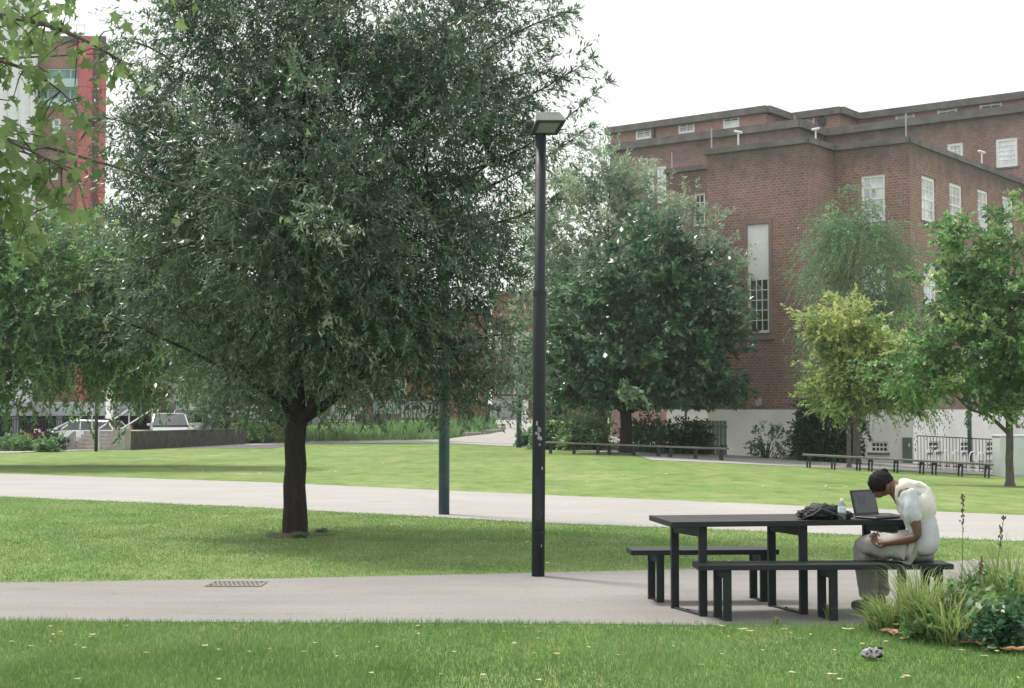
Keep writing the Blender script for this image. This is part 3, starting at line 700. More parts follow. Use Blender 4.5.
# bed at the end of the near bench
def arch_grass(label, b, n, h, spread, mat, seed, w=.008, name='ornamental_grass'):
    """arching blades: 5 segments each"""
    global rng
    rng = np.random.default_rng(seed); K = 5
    a = rng.uniform(0, 6.28, n); r0 = rng.random(n) ** .6 * spread * .45; base = np.stack([np.cos(a) * r0, np.sin(a) * r0, 0 * a - .01], 1)
    dirn = np.stack([np.cos(a + rng.normal(0, .6, n)), np.sin(a + rng.normal(0, .6, n))], 1); hh = h * rng.uniform(.5, 1.15, n); out = spread * rng.uniform(.3, 1.1, n)
    V = []; T = rng.beta(2, 2, n)
    for k in range(K + 1):
        t_ = k / K; c = base.copy(); c[:, :2] += dirn * (out * t_ ** 1.7)[:, None]; c[:, 2] += hh * (1.35 * t_ - .55 * t_ ** 2.6)
        ww = w * (1 - t_ * .93); s = np.stack([-dirn[:, 1], dirn[:, 0], 0 * a], 1) * ww
        V.append(np.stack([c - s, c + s], 1))
    V = np.stack(V, 1).reshape(-1, 3); Fa = []
    idx = np.arange(n)[:, None] * (K + 1) * 2
    for k in range(K): Fa.append(np.concatenate([idx + 2 * k, idx + 2 * k + 1, idx + 2 * k + 3, idx + 2 * k + 2], 1))
    Fa = np.stack(Fa, 1).ravel()
    me = mkmesh(name, V, 4, Fa, {'tint': np.repeat(T, (K + 1) * 2)})
    o = link(name, me, mat); o.location = b; tag(o, label, 'grass plant'); return o
arch_grass('pale green tuft of arching grass at the foot of the seated person', gnd(886, 632), 520, .30, .26, M['lf_straw'], 301, .0055)
arch_grass('tall upright tuft of light grass hiding the end of the near bench', gnd(921, 637), 460, .56, .28, M['lf_straw'], 302, .0055)
arch_grass('thin straw coloured grass tuft in the middle of the planted bed', gnd(950, 642), 300, .42, .40, M['lf_straw'], 303, .006)
arch_grass('feathery grass tuft behind the dark blue green leaves', gnd(1012, 622), 420, .72, .42, M['lf_straw'], 304, .006)
arch_grass('loose grass tuft behind the planted bed at the path edge', gnd(978, 618), 300, .5, .3, M['lf_straw'], 305, .006)
def low_shrub(label, px, py, rpx, rpy, mat, n_cl, leaf, lw, seed, **kw):
    Y = gnd(px, py).y; shrub('shrub', label, px, py, Y, rpx, rpy, mat, n_cl, leaf, lw, seed, sl=kw.get('sl', .12), cr=kw.get('cr', .08), shoots=6, leaves=8, droop=.1)
low_shrub('mid green leafy shrub in the planted bed by the bench', 950, 636, 32, 18, M['lf_light'], 24, .055, .6, 311)
low_shrub('glossy dark blue green shrub at the edge of the planted bed', 1006, 648, 30, 15, M['lf_blue'], 40, .062, .75, 312)
low_shrub('bushy green plant behind the blue green shrub', 988, 630, 34, 20, M['lf_light'], 24, .06, .6, 313)
low_shrub('low olive green plant beside the pale grass tuft', 925, 641, 22, 11, M['lf_light'], 16, .05, .6, 314)
# tall seed stalks
for px, py, hx, hy, lb in ((958, 628, 963, 494, 'tallest thin seed stalk rising from the planted bed'), (985, 628, 1004, 515, 'thin leaning seed stalk at the outer side of the bed'), (972, 628, 982, 556, 'short seed stalk in the bed')):
    b = gnd(px, py); tpt = at(hx, hy, b.y); root = empty('seed_stalk', b, lb, 'plant', 'seed stalks in the bed')
    q = tpt - b; mb = MB(); mb.tube([(0, 0, 0), tuple(q * .5 + Vector((.015, 0, 0))), tuple(q)], [.0035, .0028, .0018], 5); mb.build('stem', M['lf_straw'], root)
    mb = MB(); r2 = random.Random(px)
    for i in range(34):
        f = r2.uniform(.72, 1.0); c = q * f + Vector((r2.uniform(-1, 1), r2.uniform(-1, 1), 0)) * .014; mb.box(c, (.007, .007, .016), rz=r2.uniform(0, 3))
    mb.build('seed_head', m_plain('seed_head', (.16, .12, .06), .9), root)
# dead leaves at the foot of the bed
def dead_leaf(px, py, s, mat, label, group, seed, name='fallen_leaf', dz=0.012, cup=.35):
    r2 = random.Random(seed); b = gnd(px, py) if not isinstance(py, Vector) else py
    outline = [(0, 0), (.22, .12), (.30, .35), (.24, .62), (.10, .86), (0, 1.0), (-.12, .84), (-.25, .6), (-.28, .33), (-.2, .1)]
    bm_v = []; a = r2.uniform(0, 6.28); ca, sa = math.cos(a), math.sin(a); wv = r2.uniform(.8, 1.4)
    c = len(outline); V = []; k = r2.uniform(.5, 1.3) * cup
    for x, y in outline + [(0, .3), (0, .65)]:
        x *= wv; y -= .5; z = k * (x * x * 2.2 + y * y * .9) + r2.uniform(-.03, .03)
        V.append(((x * ca - y * sa) * s, (x * sa + y * ca) * s, z * s + dz))
    Fc = [(10, 0, 1), (10, 1, 2), (10, 2, 11), (11, 2, 3), (11, 3, 4), (11, 4, 5), (11, 5, 6), (11, 6, 7), (11, 7, 8), (11, 8, 10), (10, 8, 9), (10, 9, 0)]
    me = mkmesh(name, V, 3, Fc, {'tint': [r2.random()] * len(V)})
    o = link(name, me, mat, smooth=True); o.location = b; tag(o, label, 'leaf', group); return o
G1 = 'curled brown leaves at the foot of the planted bed'
for i, (px, py, s) in enumerate([(884, 634, .10), (893, 637, .13), (899, 636, .12), (908, 638, .11), (918, 640, .10), (925, 638, .09), (933, 641, .08), (975, 646, .11), (983, 648, .10), (993, 651, .09), (1008, 652, .11), (1018, 653, .12), (904, 641, .08), (945, 642, .07), (955, 643, .07), (965, 645, .08), (1022, 649, .08)]):
    dead_leaf(px, py + 3, s * 1.0, M['deadleaf'], 'curled brown leaf lying under the planted bed at the grass edge', G1, 400 + i, cup=.9, dz=.035)
r3 = random.Random(17)
for i in range(62):
    px = r3.uniform(0, 1024); py = r3.choice([r3.uniform(628, 686), r3.uniform(628, 660)])
    dead_leaf(px, py, r3.uniform(.025, .055), M['paleleaf'], 'small pale fallen leaf on the grass in front of the near path', 'fallen leaves on the near grass', 500 + i, dz=.035)
for i in range(46):
    px = r3.uniform(0, 1024); py = r3.uniform(512 + px * .03, 570)
    dead_leaf(px, py, r3.uniform(.035, .07), M['paleleaf'], 'small pale fallen leaf on the grass around the big tree', 'fallen leaves on the middle grass', 600 + i, dz=.035)
for i in range(34):
    px = r3.uniform(0, 1000); py = r3.uniform(453 + px * .028, 472 + px * .03)
    dead_leaf(px, py, r3.uniform(.09, .16), M['paleleaf'], 'small pale fallen leaf on the bright lawn beyond the pale path', 'fallen leaves on the far lawn', 800 + i, dz=.03)
for i in range(14):
    px = r3.uniform(0, 1000); py = r3.uniform(588, 618)
    dead_leaf(px, py, r3.uniform(.02, .04), M['deadleaf'], 'tiny brown leaf lying on the grey near path', 'leaves on the near path', 860 + i, dz=.012)
for i, (px, py, s) in enumerate([(848, 634, .10), (744, 634, .085), (750, 636, .06), (722, 631, .07), (785, 634, .06), (833, 680, .08), (907, 682, .06), (650, 566, .12), (92, 640, .06), (205, 651, .07)]):
    dead_leaf(px, py, s, M['paleleaf'], 'broad pale dry leaf flat on the grass, larger than the others around it', 'larger dry leaves on the grass', 700 + i, dz=.035)
# ---------------------------------------------------------------- brick hall
TH = math.atan2(.607, .795); E1 = Vector((math.cos(TH), -math.sin(TH), 0)); E2 = Vector((math.sin(TH), math.cos(TH), 0))
def W(s, t, z): return E1 * s + E2 * t + Vector((0, 0, z))
def s_of(px, t):
    r = (px - 512) / F; return t * (r * E2.y - E2.x) / (E1.x - r * E1.y)
def t_of(px, s):
    r = (px - 512) / F; return s * (r * E1.y - E1.x) / (E2.x - r * E2.y)
def zt(py, p): return at(512, py, p.y).z
def wall_mesh(panels):
    """panels: (P0, P1, z0, z1, openings, nrm) ; openings (u0,u1,z0,z1) metres along the wall. UV in metres. returns mesh"""
    V = []; Fc = []; UV = []
    def quad(a, b, c, d, uv): 
        n = len(V); V.extend([tuple(a), tuple(b), tuple(c), tuple(d)]); Fc.append((n, n + 1, n + 2, n + 3)); UV.extend(uv)
    for P0, P1, z0, z1, ops, nrm, rev in panels:
        d = (P1 - P0); L = d.length; d.normalize()
        us = sorted({0, L, *[o[0] for o in ops], *[o[1] for o in ops]}); zs = sorted({z0, z1, *[o[2] for o in ops], *[o[3] for o in ops]})
        pt = lambda u, z, dep=0: P0 + d * u + Vector((0, 0, z)) - nrm * dep
        u_ = P0.x * d.x + P0.y * d.y
        for i in range(len(us) - 1):
            for j in range(len(zs) - 1):
                um, zm = (us[i] + us[i + 1]) / 2, (zs[j] + zs[j + 1]) / 2
                if any(o[0] < um < o[1] and o[2] < zm < o[3] for o in ops): continue
                a, b, c, e = us[i], us[i + 1], zs[j], zs[j + 1]
                quad(pt(a, c), pt(b, c), pt(b, e), pt(a, e), [(u_ + a, c), (u_ + b, c), (u_ + b, e), (u_ + a, e)])
        for o in ops:
            a, b, c, e = o
            for q in (((a, c), (b, c)), ((b, c), (b, e)), ((b, e), (a, e)), ((a, e), (a, c))):
                (u0, w0), (u1, w1) = q
                quad(pt(u0, w0), pt(u1, w1), pt(u1, w1, rev), pt(u0, w0, rev), [(u_ + u0, w0), (u_ + u1, w1), (u_ + u1 + rev, w1), (u_ + u0 + rev, w0)])
    me = bpy.data.meshes.new('wall'); me.from_pydata(V, [], Fc); uvl = me.uv_layers.new(name='UVMap')
    uvl.data.foreach_set('uv', np.array(UV, np.float32).ravel()); me.update(); return me
def window(parent, P0, d, nrm, u0, u1, z0, z1, cols, rows, rev=.14, fw=.10, bar=.035, glass='glass', blind_from=None, frame='white', sill=True, bar_rows=None):
    """sash window in an opening; frame, glazing bars one part; pane and sill its sub-parts"""
    pt = lambda u, z, dep: P0 + d * u + Vector((0, 0, z)) - nrm * dep
    mb = MB()
    def slab(a, b, c, e, dep, th):
        p = [pt(a, c, dep), pt(b, c, dep), pt(b, e, dep), pt(a, e, dep)]; mb.prism(p, -nrm * th)
    dep = rev * .45
    slab(u0, u0 + fw, z0, z1, dep, .08); slab(u1 - fw, u1, z0, z1, dep, .08); slab(u0 + fw, u1 - fw, z0, z0 + fw, dep, .08); slab(u0 + fw, u1 - fw, z1 - fw, z1, dep, .08)
    iu0, iu1, iz0, iz1 = u0 + fw, u1 - fw, z0 + fw, z1 - fw
    top = blind_from if blind_from else iz1
    for i in range(1, cols): c = iu0 + (iu1 - iu0) * i / cols; slab(c - bar / 2, c + bar / 2, iz0, top, dep + .012, .04)
    for j in range(1, rows):
        c = iz0 + (top - iz0) * j / rows; bb = bar * (1.8 if rows % 2 == 0 and j == rows // 2 else 1)
        slab(iu0, iu1, c - bb / 2, c + bb / 2, dep + (.009), .046)
    if blind_from: slab(iu0, iu1, top, iz1, dep + .006, .04)
    f = mb.build('window', M[frame], parent, world=True)
    mb = MB(); mb.prism([pt(iu0, iz0, dep + .05), pt(iu1, iz0, dep + .05), pt(iu1, top, dep + .05), pt(iu0, top, dep + .05)], -nrm * .02)
    g = link('pane', mb.mesh('pane'), M[glass], f)
    if sill:
        mb = MB(); mb.prism([pt(u0 - .08, z0 - .09, -.07), pt(u1 + .08, z0 - .09, -.07), pt(u1 + .08, z0 - .003, -.07), pt(u0 - .08, z0 - .003, -.07)], -nrm * (.07 + dep))
        link('sill', mb.mesh('sill'), M['stone'], f)
    return f
def coping(pts, z, h, out, mat, parent, name='coping', w=.42):
    mb = MB()
    for (a, b) in zip(pts[:-1], pts[1:]):
        d = (b - a).normalized(); c = (a + b) / 2; L = (b - a).length + out * 2
        ang = math.atan2(d.y, d.x); mb.box((c.x, c.y, z + h / 2), (L, w, h), rz=ang)
    return mb.build(name, mat, parent, world=True)

tA = 53.66; s1 = s_of(810, tA); sL = s_of(708, tA); tR = 56.0; sLL = s_of(667, tR); tB = t_of(836, s1); s3 = s_of(912, tB)
tM1 = 72.3; tM2 = 75.67; sM0 = s_of(611, tM1); sM1 = s_of(800, tM1); sM2 = s_of(1200, tM2)
HW = 1.6 + 10.96; HM = 1.6 + 15.8; HP = 1.6 + 17.76; ZB = -.7; ZPL = 1.62; HW -= .2; HM -= .4; HP -= .42
nA = -E2; nC = E1
hall = empty('brick_hall', W(s1, tB, gz(W(s1, tB, 0).x, W(s1, tB, 0).y)), 'large brown brick hall with white sash windows, flat parapets and a white rendered base', 'building')
bnd = {'A': (W(sL, tA, 0), W(s1, tA, 0)), 'B': (W(s1, tB, 0), W(s3, tB, 0)), 'C': (W(s3, tB, 0), W(s3, tM2, 0)), 'R': (W(sLL, tR, 0), W(sL, tR, 0)),
       'M1': (W(sM0, tM1, 0), W(sM1, tM1, 0)), 'M2': (W(sM1, tM2, 0), W(sM2, tM2, 0))}
def op(key, px0, px1, py0, py1, pad=0):
    """opening from its place in the facade: (u0,u1,z0,z1)"""
    P0, P1 = bnd[key]; d = (P1 - P0).normalized(); us = []
    for px in (px0, px1):
        r = (px - 512) / F; us.append((r * P0.y - P0.x) / (d.x - r * d.y))
    m = P0 + d * ((us[0] + us[1]) / 2); return (min(us), max(us), zt(py1, m), zt(py0, m))
ops = {
 'A': [op('A', 748, 770, 224, 333)],
 'B': [op('B', 863, 887, 175, 222), op('B', 863, 887, 264, 306), op('B', 863, 887, 350, 392)],
 'C': [op('C', 924, 938, 177, 222), op('C', 952, 965, 184, 227), op('C', 980, 991, 190, 231), op('C', 1005, 1016, 197, 236),
       op('C', 925, 938, 264, 305), op('C', 952, 965, 268, 306), op('C', 980, 991, 272, 308), op('C', 1005, 1016, 276, 310),
       op('C', 925, 938, 350, 388), op('C', 952, 965, 350, 386), op('C', 980, 991, 350, 384)],
 'R': [op('R', 694, 706, 193, 226), op('R', 680, 690, 260, 300)],
 'M1': [op('M1', 648, 655, 168, 198), op('M1', 657.5, 667, 166, 203)],
 'M2': [op('M2', 950, 966, 143, 172), op('M2', 999, 1021, 138, 167), op('M2', 902, 916, 149, 175)]}
pan = lambda k, z0, z1, n, rev=.16, o=None: (bnd[k][0], bnd[k][1], z0, z1, o if o is not None else ops.get(k, []), n, rev)
wing = wall_mesh([pan('A', ZPL, HW, nA), pan('B', ZPL, HW, nA), pan('C', ZPL, HW, nC), pan('R', ZPL, HW - .15, nA),
                  (W(s1, tA, 0), W(s1, tB, 0), ZPL, HW, [], nC, 0), (W(sL, tA, 0), W(sL, tR, 0), ZPL, HW, [], -nC, 0), (W(sLL, tR, 0), W(sLL, tM1, 0), ZPL, HW - .15, [], -nC, 0)])
link('wall', wing, M['brick'], hall, world=True)
# main block and penthouse
mainw = wall_mesh([pan('M1', ZB, HM, nA), pan('M2', ZB, HM, nA), (W(sM1, tM1, 0), W(sM1, tM2, 0), ZB, HM, [], nC, 0), (W(sM0, tM1, 0), W(sM0, 95, 0), ZB, HM, [], -nC, 0),
                   (W(sM2, tM2, 0), W(sM2, 95, 0), ZB, HM, [], nC, 0), (W(sM0, 95, 0), W(sM2, 95, 0), ZB, HM, [], E2, 0)])
link('wall', mainw, M['brick_main'], hall, world=True)
tP1 = 76.3; tP2 = 79.2; tP3 = 81.6; sP0 = s_of(611, tP1); sP1 = s_of(768, tP1); sP2 = s_of(842, tP2); sP3 = s_of(1200, tP3)
bnd['P1'] = (W(sP0, tP1, 0), W(sP1, tP1, 0)); bnd['P2'] = (W(sP1, tP2, 0), W(sP2, tP2, 0)); bnd['P3'] = (W(sP2, tP3, 0), W(sP3, tP3, 0))
ops['P1'] = [op('P1', 636, 652, 125, 139), op('P1', 679, 696, 120, 133), op('P1', 724, 741, 114, 128)]
ops['P2'] = [op('P2', 802, 817, 115, 127)]
ops['P3'] = [op('P3', 898, 918, 110, 124), op('P3', 940, 961, 104, 118), op('P3', 983, 1006, 98, 112)]
pent = wall_mesh([pan('P1', HM - 1, HP, nA), pan('P2', HM - 1, HP, nA), pan('P3', HM - 1, HP, nA), (W(sP1, tP1, 0), W(sP1, tP2, 0), HM - 1, HP, [], nC, 0), (W(sP2, tP2, 0), W(sP2, tP3, 0), HM - 1, HP, [], nC, 0),
                  (W(sP0, tP1, 0), W(sP0, 92, 0), HM - 1, HP, [], -nC, 0), (W(sP3, tP3, 0), W(sP3, 92, 0), HM - 1, HP, [], nC, 0), (W(sP0, 92, 0), W(sP3, 92, 0), HM - 1, HP, [], E2, 0)])
link('penthouse_wall', pent, M['brick_pent'], hall, world=True)
# white rendered base with basement openings
bnd['PA'] = (W(sL, tA - .05, 0), W(s1 + .05, tA - .05, 0)); bnd['PB'] = (W(s1 + .05, tB - .05, 0), W(s3 + .05, tB - .05, 0)); bnd['PC'] = (W(s3 + .05, tB - .05, 0), W(s3 + .05, tM2, 0)); bnd['PR'] = (W(sLL, tR - .05, 0), W(sL, tR - .05, 0))
ops['PB'] = [op('PB', 869, 887, 441.5, 452.5)]
ops['PC'] = [op('PC', 928, 940, 441, 452), op('PC', 960, 970, 441, 452), op('PC', 986, 996, 441, 452)]
base = wall_mesh([pan('PA', ZB, ZPL, nA), pan('PB', ZB, ZPL, nA, .12), pan('PC', ZB, ZPL, nC, .12), pan('PR', ZB, ZPL, nA),
                  (W(s1 + .05, tA - .05, 0), W(s1 + .05, tB - .05, 0), ZB, ZPL, [], nC, 0), (W(sL, tA - .05, 0), W(sL, tR, 0), ZB, ZPL, [], -nC, 0), (W(sLL, tR, 0), W(sLL, tM1, 0), ZB, ZPL, [], -nC, 0)])
link('rendered_base', base, M['render'], hall, world=True)
def put(key, nrm, spec):
    P0, P1 = bnd[key]; d = (P1 - P0).normalized()
    for o, kw in zip(ops[key], spec): window(hall, P0, d, nrm, *o, **kw)
o = ops['A'][0]
put('A', nA, [dict(cols=3, rows=5, blind_from=o[2] + (o[3] - o[2]) * (333 - 280) / 109., fw=.11)])
put('B', nA, [dict(cols=3, rows=4, glass='glass_pale')] * 3)
put('C', nC, [dict(cols=3, rows=4, glass='glass_pale', fw=.13)] * 11)
put('R', nA, [dict(cols=2, rows=4)] * 2)
put('M1', nA, [dict(cols=2, rows=3, glass='glass_pale', fw=.13)] * 2)
put('M2', nA, [dict(cols=3, rows=5, glass='glass_pale', fw=.14)] * 3)
put('P1', nA, [dict(cols=2, rows=2, glass='glass_pale', fw=.14, sill=False)] * 3)
put('P2', nA, [dict(cols=2, rows=2, glass='glass_pale', fw=.14, sill=False)])
put('P3', nA, [dict(cols=2, rows=2, glass='glass_pale', fw=.14, sill=False)] * 3)
put('PB', nA, [dict(cols=4, rows=2, fw=.07)])
put('PC', nC, [dict(cols=2, rows=2, fw=.07)] * 3)
# stone surround of the tall window
P0, P1 = bnd['A']; d = (P1 - P0).normalized(); u0, u1, z0, z1 = ops['A'][0]; mb = MB()
for a, b_, c, e in ((u0 - .14, u0 - .004, z0, z1 + .2), (u1 + .004, u1 + .14, z0, z1 + .2), (u0 - .004, u1 + .004, z1 + .004, z1 + .2)):
    mb.prism([P0 + d * a + Vector((0, 0, c)) + nA * .05, P0 + d * b_ + Vector((0, 0, c)) + nA * .05, P0 + d * b_ + Vector((0, 0, e)) + nA * .05, P0 + d * a + Vector((0, 0, e)) + nA * .05], -nA * .08)
mb.prism([P0 + d * (u0 - .25) + Vector((0, 0, z0 - .28)) + nA * .14, P0 + d * (u1 + .25) + Vector((0, 0, z0 - .28)) + nA * .14, P0 + d * (u1 + .25) + Vector((0, 0, z0 - .1)) + nA * .14, P0 + d * (u0 - .25) + Vector((0, 0, z0 - .1)) + nA * .14], -nA * .16)
mb.build('window_surround', m_brick('brick_surround', (.22, .14, .118), (.18, .118, .10), (.27, .225, .205), ztop=60), hall, world=True)
coping([W(sL, tA + .12, 0), W(s1 - .12, tA + .12, 0), W(s1 - .12, tB + .12, 0), W(s3 - .12, tB + .12, 0), W(s3 - .12, tM2, 0)], HW, .24, .12, M['stone'], hall)
coping([W(sLL + .1, tM1, 0), W(sLL + .1, tR + .12, 0), W(sL, tR + .12, 0)], HW - .15, .2, .1, M['stone'], hall)
coping([W(sM0 + .1, 90, 0), W(sM0 + .1, tM1 + .12, 0), W(sM1 - .1, tM1 + .12, 0), W(sM1 - .1, tM2 + .12, 0), W(sM2, tM2 + .12, 0)], HM, .42, .2, M['stone'], hall, w=.7)
coping([W(sP0 + .1, 90, 0), W(sP0 + .1, tP1 + .12, 0), W(sP1 - .1, tP1 + .12, 0), W(sP1 - .1, tP2 + .12, 0), W(sP2 - .1, tP2 + .12, 0), W(sP2 - .1, tP3 + .12, 0), W(sP3, tP3 + .12, 0)], HP, .4, .25, M['stone'], hall, w=.9)
# roofs
mb = MB()
mb.prism([W(sL + .05, tA + .1, HW - .5), W(s1 - .05, tA + .1, HW - .5), W(s1 - .05, tB + .1, HW - .5), W(s3 - .05, tB + .1, HW - .5), W(s3 - .05, tM2, HW - .5), W(sLL + .05, tM1, HW - .5), W(sLL + .05, tR + .1, HW - .5), W(sL + .05, tR + .1, HW - .5)], (0, 0, .12))
mb.prism([W(sM0 + .05, tM1 + .1, HM - .6), W(sM1 - .05, tM1 + .1, HM - .6), W(sM1 - .05, tM2 + .1, HM - .6), W(sM2 - .05, tM2 + .1, HM - .6), W(sM2 - .05, 94.9, HM - .6), W(sM0 + .05, 94.9, HM - .6)], (0, 0, .12))
mb.prism([W(sP0 + .05, tP1 + .1, HP - .2), W(sP1 - .05, tP1 + .1, HP - .2), W(sP1 - .05, tP2 + .1, HP - .2), W(sP2 - .05, tP2 + .1, HP - .2), W(sP2 - .05, tP3 + .1, HP - .2), W(sP3 - .05, tP3 + .1, HP - .2), W(sP3 - .05, 91.9, HP - .2), W(sP0 + .05, 91.9, HP - .2)], (0, 0, .12))
mb.build('roof', M['felt'], hall, world=True)
# door on the base
o = op('PB', 902, 911.5, 437.5, 455); P0, P1 = bnd['PB']; d = (P1 - P0).normalized()
mb = MB(); pt = lambda u, z, k: P0 + d * u + Vector((0, 0, z)) + nA * k
mb.prism([pt(o[0], -.75, .05), pt(o[1], -.75, .05), pt(o[1], o[3], .05), pt(o[0], o[3], .05)], -nA * .04)
for i in (1, 2, 3): z = o[2] + (o[3] - o[2]) * i / 4; mb.prism([pt(o[0] + .03, z, .065), pt(o[1] - .03, z, .065), pt(o[1] - .03, z + .03, .065), pt(o[0] + .03, z + .03, .065)], -nA * .02)
dr = mb.build('door', M['greendoor'], hall, world=True)
mb = MB(); mb.box(pt(o[1] - .1, .2, .09), (.04, .06, .14)); link('handle', mb.mesh('handle'), M['rail'], dr)
# rain pipe on the penthouse
mb = MB(); p = W(s_of(656, tP1), tP1 - .12, 0); mb.tube([p + Vector((0, 0, HM)), p + Vector((0, 0, HP))], .07, 8); mb.build('drain_pipe', M['dark'], hall, world=True); mb = MB()
p = W(s_of(825, tP2), tP2 - .12, 0); mb.tube([p + Vector((0, 0, HM)), p + Vector((0, 0, HP))], .1, 8); mb.box(p + Vector((0, 0, HP - .35)), (.4, .3, .4)); mb.build('drain_pipe', M['dark'], hall, world=True)

# floodlights and thin poles on the parapets
def flood(px, py0, py1, s, t, label, aim):
    p = W(s, t, 0); z0 = HW + .2 if t < 70 else HM + .3
    root = empty('floodlight', Vector((p.x, p.y, z0)), label, 'floodlight', 'floodlights on the parapets'); h = max(.3, zt(py0, p) - z0)
    mb = MB(); mb.tube([(0, 0, -.1), (0, 0, h)], .035, 8); mb.build('pole', M['ribwhite'], root)
    mb = MB(); m = Euler((0, R(-14), aim)).to_matrix().to_4x4(); mb.box(Vector((0, 0, h)), (.36, .16, .10), M=m, bev=.03); mb.build('lamp_head', M['ribwhite'], root)
t_ = tA + .4
flood(739, 132, 0, s_of(740, t_), t_, 'white floodlight on a short pole above the tall window', R(160))
flood(816, 129, 0, s_of(818, tB + .5), tB + .5, 'white floodlight above the inner corner of the brick wing', R(20))
q_ = t_of(985, s3 - .4); flood(985, 152, 0, s3 - .4, q_, 'white floodlight above the receding wall of the wing', R(200))
for px, t2, z_, hh, lb in ((713, tA + .4, HW, 1.2, 'thin rod on the end corner of the tall brick block'), (673, tR + .4, HW - .15, 1.0, 'thin rod on the low end of the wing'), (814, tM1 - 6, HW - .4, 1.3, 'thin rod in the roof corner of the wing'), (797, tP1 - 2.2, HM - .5, 1.6, 'thin rod on the main roof before the penthouse'), (909, tB + .5, HW, 1.3, 'thin rod on the outer corner of the wing')):
    p = W(s_of(px, t2), t2, z_); mb = MB(); mb.tube([(0, 0, -.2), (0, 0, hh)], .03, 6); o_ = mb.build('roof_rod', M['lamp_metal']); o_.location = p; tag(o_, lb, 'rod', 'thin rods on the roof edges')
# alarm box low on the wall
u = op('A', 759, 765, 395, 402); P0, P1 = bnd['A']; d = (P1 - P0).normalized(); p = P0 + d * u[0] + Vector((0, 0, u[2])) + nA * .06
mb = MB(); mb.box((0, 0, 0), (.28, .1, .28), rz=-TH, bev=.03); mb.box(Vector((0, 0, -.14)) + nA * .03, (.1, .06, .08), rz=-TH); o_ = mb.build('alarm_box', M['lamp_metal']); o_.location = p; tag(o_, 'small grey box fixed low on the brick wall below the tall window', 'alarm box')

# ---------------------------------------------------------------- tower with red pipes
Yt = 85.0
def X(px, Y): return (px - 512) / F * Y
def Z(py, Y): return at(512, py, Y).z
tower = empty('office_tower', (X(50, Yt), Yt, 0), 'tall brick tower with white ribbed cladding, teal glazing and red vertical pipes', 'building')
zT = Z(42, Yt)
B0, B1 = Vector((X(28, Yt), Yt, 0)), Vector((X(102, Yt), Yt, 0)); nT = Vector((0, -1, 0))
tops = []
for (a, b_, c, e) in ((48, 57, 118, 134), (43, 55, 160, 180), (41.5, 54.5, 199, 219.5), (40, 53, 240, 261), (39, 52, 280, 300), (38, 51, 320, 340)):
    tops.append((X(a, Yt) - B0.x, X(b_, Yt) - B0.x, Z(e, Yt), Z(c, Yt)))
band = (X(30, Yt) - B0.x, X(79, Yt) - B0.x, Z(108, Yt), Z(68, Yt))
me = wall_mesh([(B0, B1, 0, zT, tops + [band], nT, .25), (Vector((X(102, Yt), Yt, 0)), Vector((X(98, Yt + 12), Yt + 12, 0)), 0, zT, [], Vector((1, 0, 0)), 0)])
link('wall', me, M['brick_red'], tower, world=True)
for o in tops: window(tower, B0, Vector((1, 0, 0)), nT, *o, cols=1, rows=2, glass='glass_teal', rev=.25, sill=False, fw=.14)
window(tower, B0, Vector((1, 0, 0)), nT, *band, cols=4, rows=2, glass='glass_teal', rev=.25, sill=False, bar=.09, frame='teal')
mb = MB(); mb.box((X(54, Yt), Yt - .1, Z(84, Yt)), (X(80, Yt) - X(29, Yt), .5, .5)); mb.box((X(54, Yt), Yt - .06, Z(103, Yt)), (X(80, Yt) - X(29, Yt), .35, .45)); mb.build('floor_band', M['teal'], tower, world=True)
mb = MB()
mb.box((X(-60, Yt), Yt + 4, zT / 2), (X(28, Yt) - X(-150, Yt), 9, zT)); mb.build('side_block', M['concrete'], tower, world=True)
for px, r_ in ((4, .42), (15, .42), (26, .42), (33, .25), (-8, .42), (-20, .42)):
    mb = MB(); mb.tube([(X(px, Yt), Yt - .75, 0), (X(px, Yt), Yt - .75, Z(5, Yt))], r_, 14)
    for pz in (226, 132, 60, 300): mb.tube([(X(px, Yt), Yt - .75, Z(pz, Yt)), (X(px, Yt), Yt - .75, Z(pz, Yt) + .12)], r_ + .06, 14)
    mb.build('white_column', M['ribwhite'], tower, world=True, smooth=False)
for px, r_, dy, tp in ((84.5, .43, -.6, 40), (99, .24, -.1, 48)):
    mb = MB(); mb.tube([(X(px, Yt), Yt + dy, 0), (X(px, Yt), Yt + dy, Z(tp, Yt))], r_, 20)
    for pz in (90, 132, 193, 250): mb.tube([(X(px, Yt), Yt + dy, Z(pz, Yt)), (X(px, Yt), Yt + dy, Z(pz, Yt) + .1)], r_ + .04, 20)
    mb.build('pipe', M['red'], tower, world=True)
mb = MB(); mb.prism([Vector((X(20, Yt), Yt - .2, zT)), Vector((X(103, Yt), Yt - .2, zT)), Vector((X(98, Yt + 12), Yt + 12, zT)), Vector((X(20, Yt + 12), Yt + 12, zT))], (0, 0, .3)); mb.build('roof', M['felt'], tower, world=True)
mb = MB()
for i in range(7): mb.tube([(X(30 + i * 8, Yt), Yt + .3, zT), (X(30 + i * 8, Yt), Yt + .3, zT + 1.1)], .03, 6)
mb.tube([(X(30, Yt), Yt + .3, zT + 1.1), (X(80, Yt), Yt + .3, zT + 1.1)], .03, 6); mb.tube([(X(30, Yt), Yt + .3, zT + .6), (X(80, Yt), Yt + .3, zT + .6)], .02, 6); mb.build('roof_railing', M['rail'], tower, world=True)

# ---------------------------------------------------------------- things behind the left trees
def simple(name, label, cat, loc, mb, mat, group=None):
    o = mb.build(name, mat); o.location = loc; return tag(o, label, cat, group)
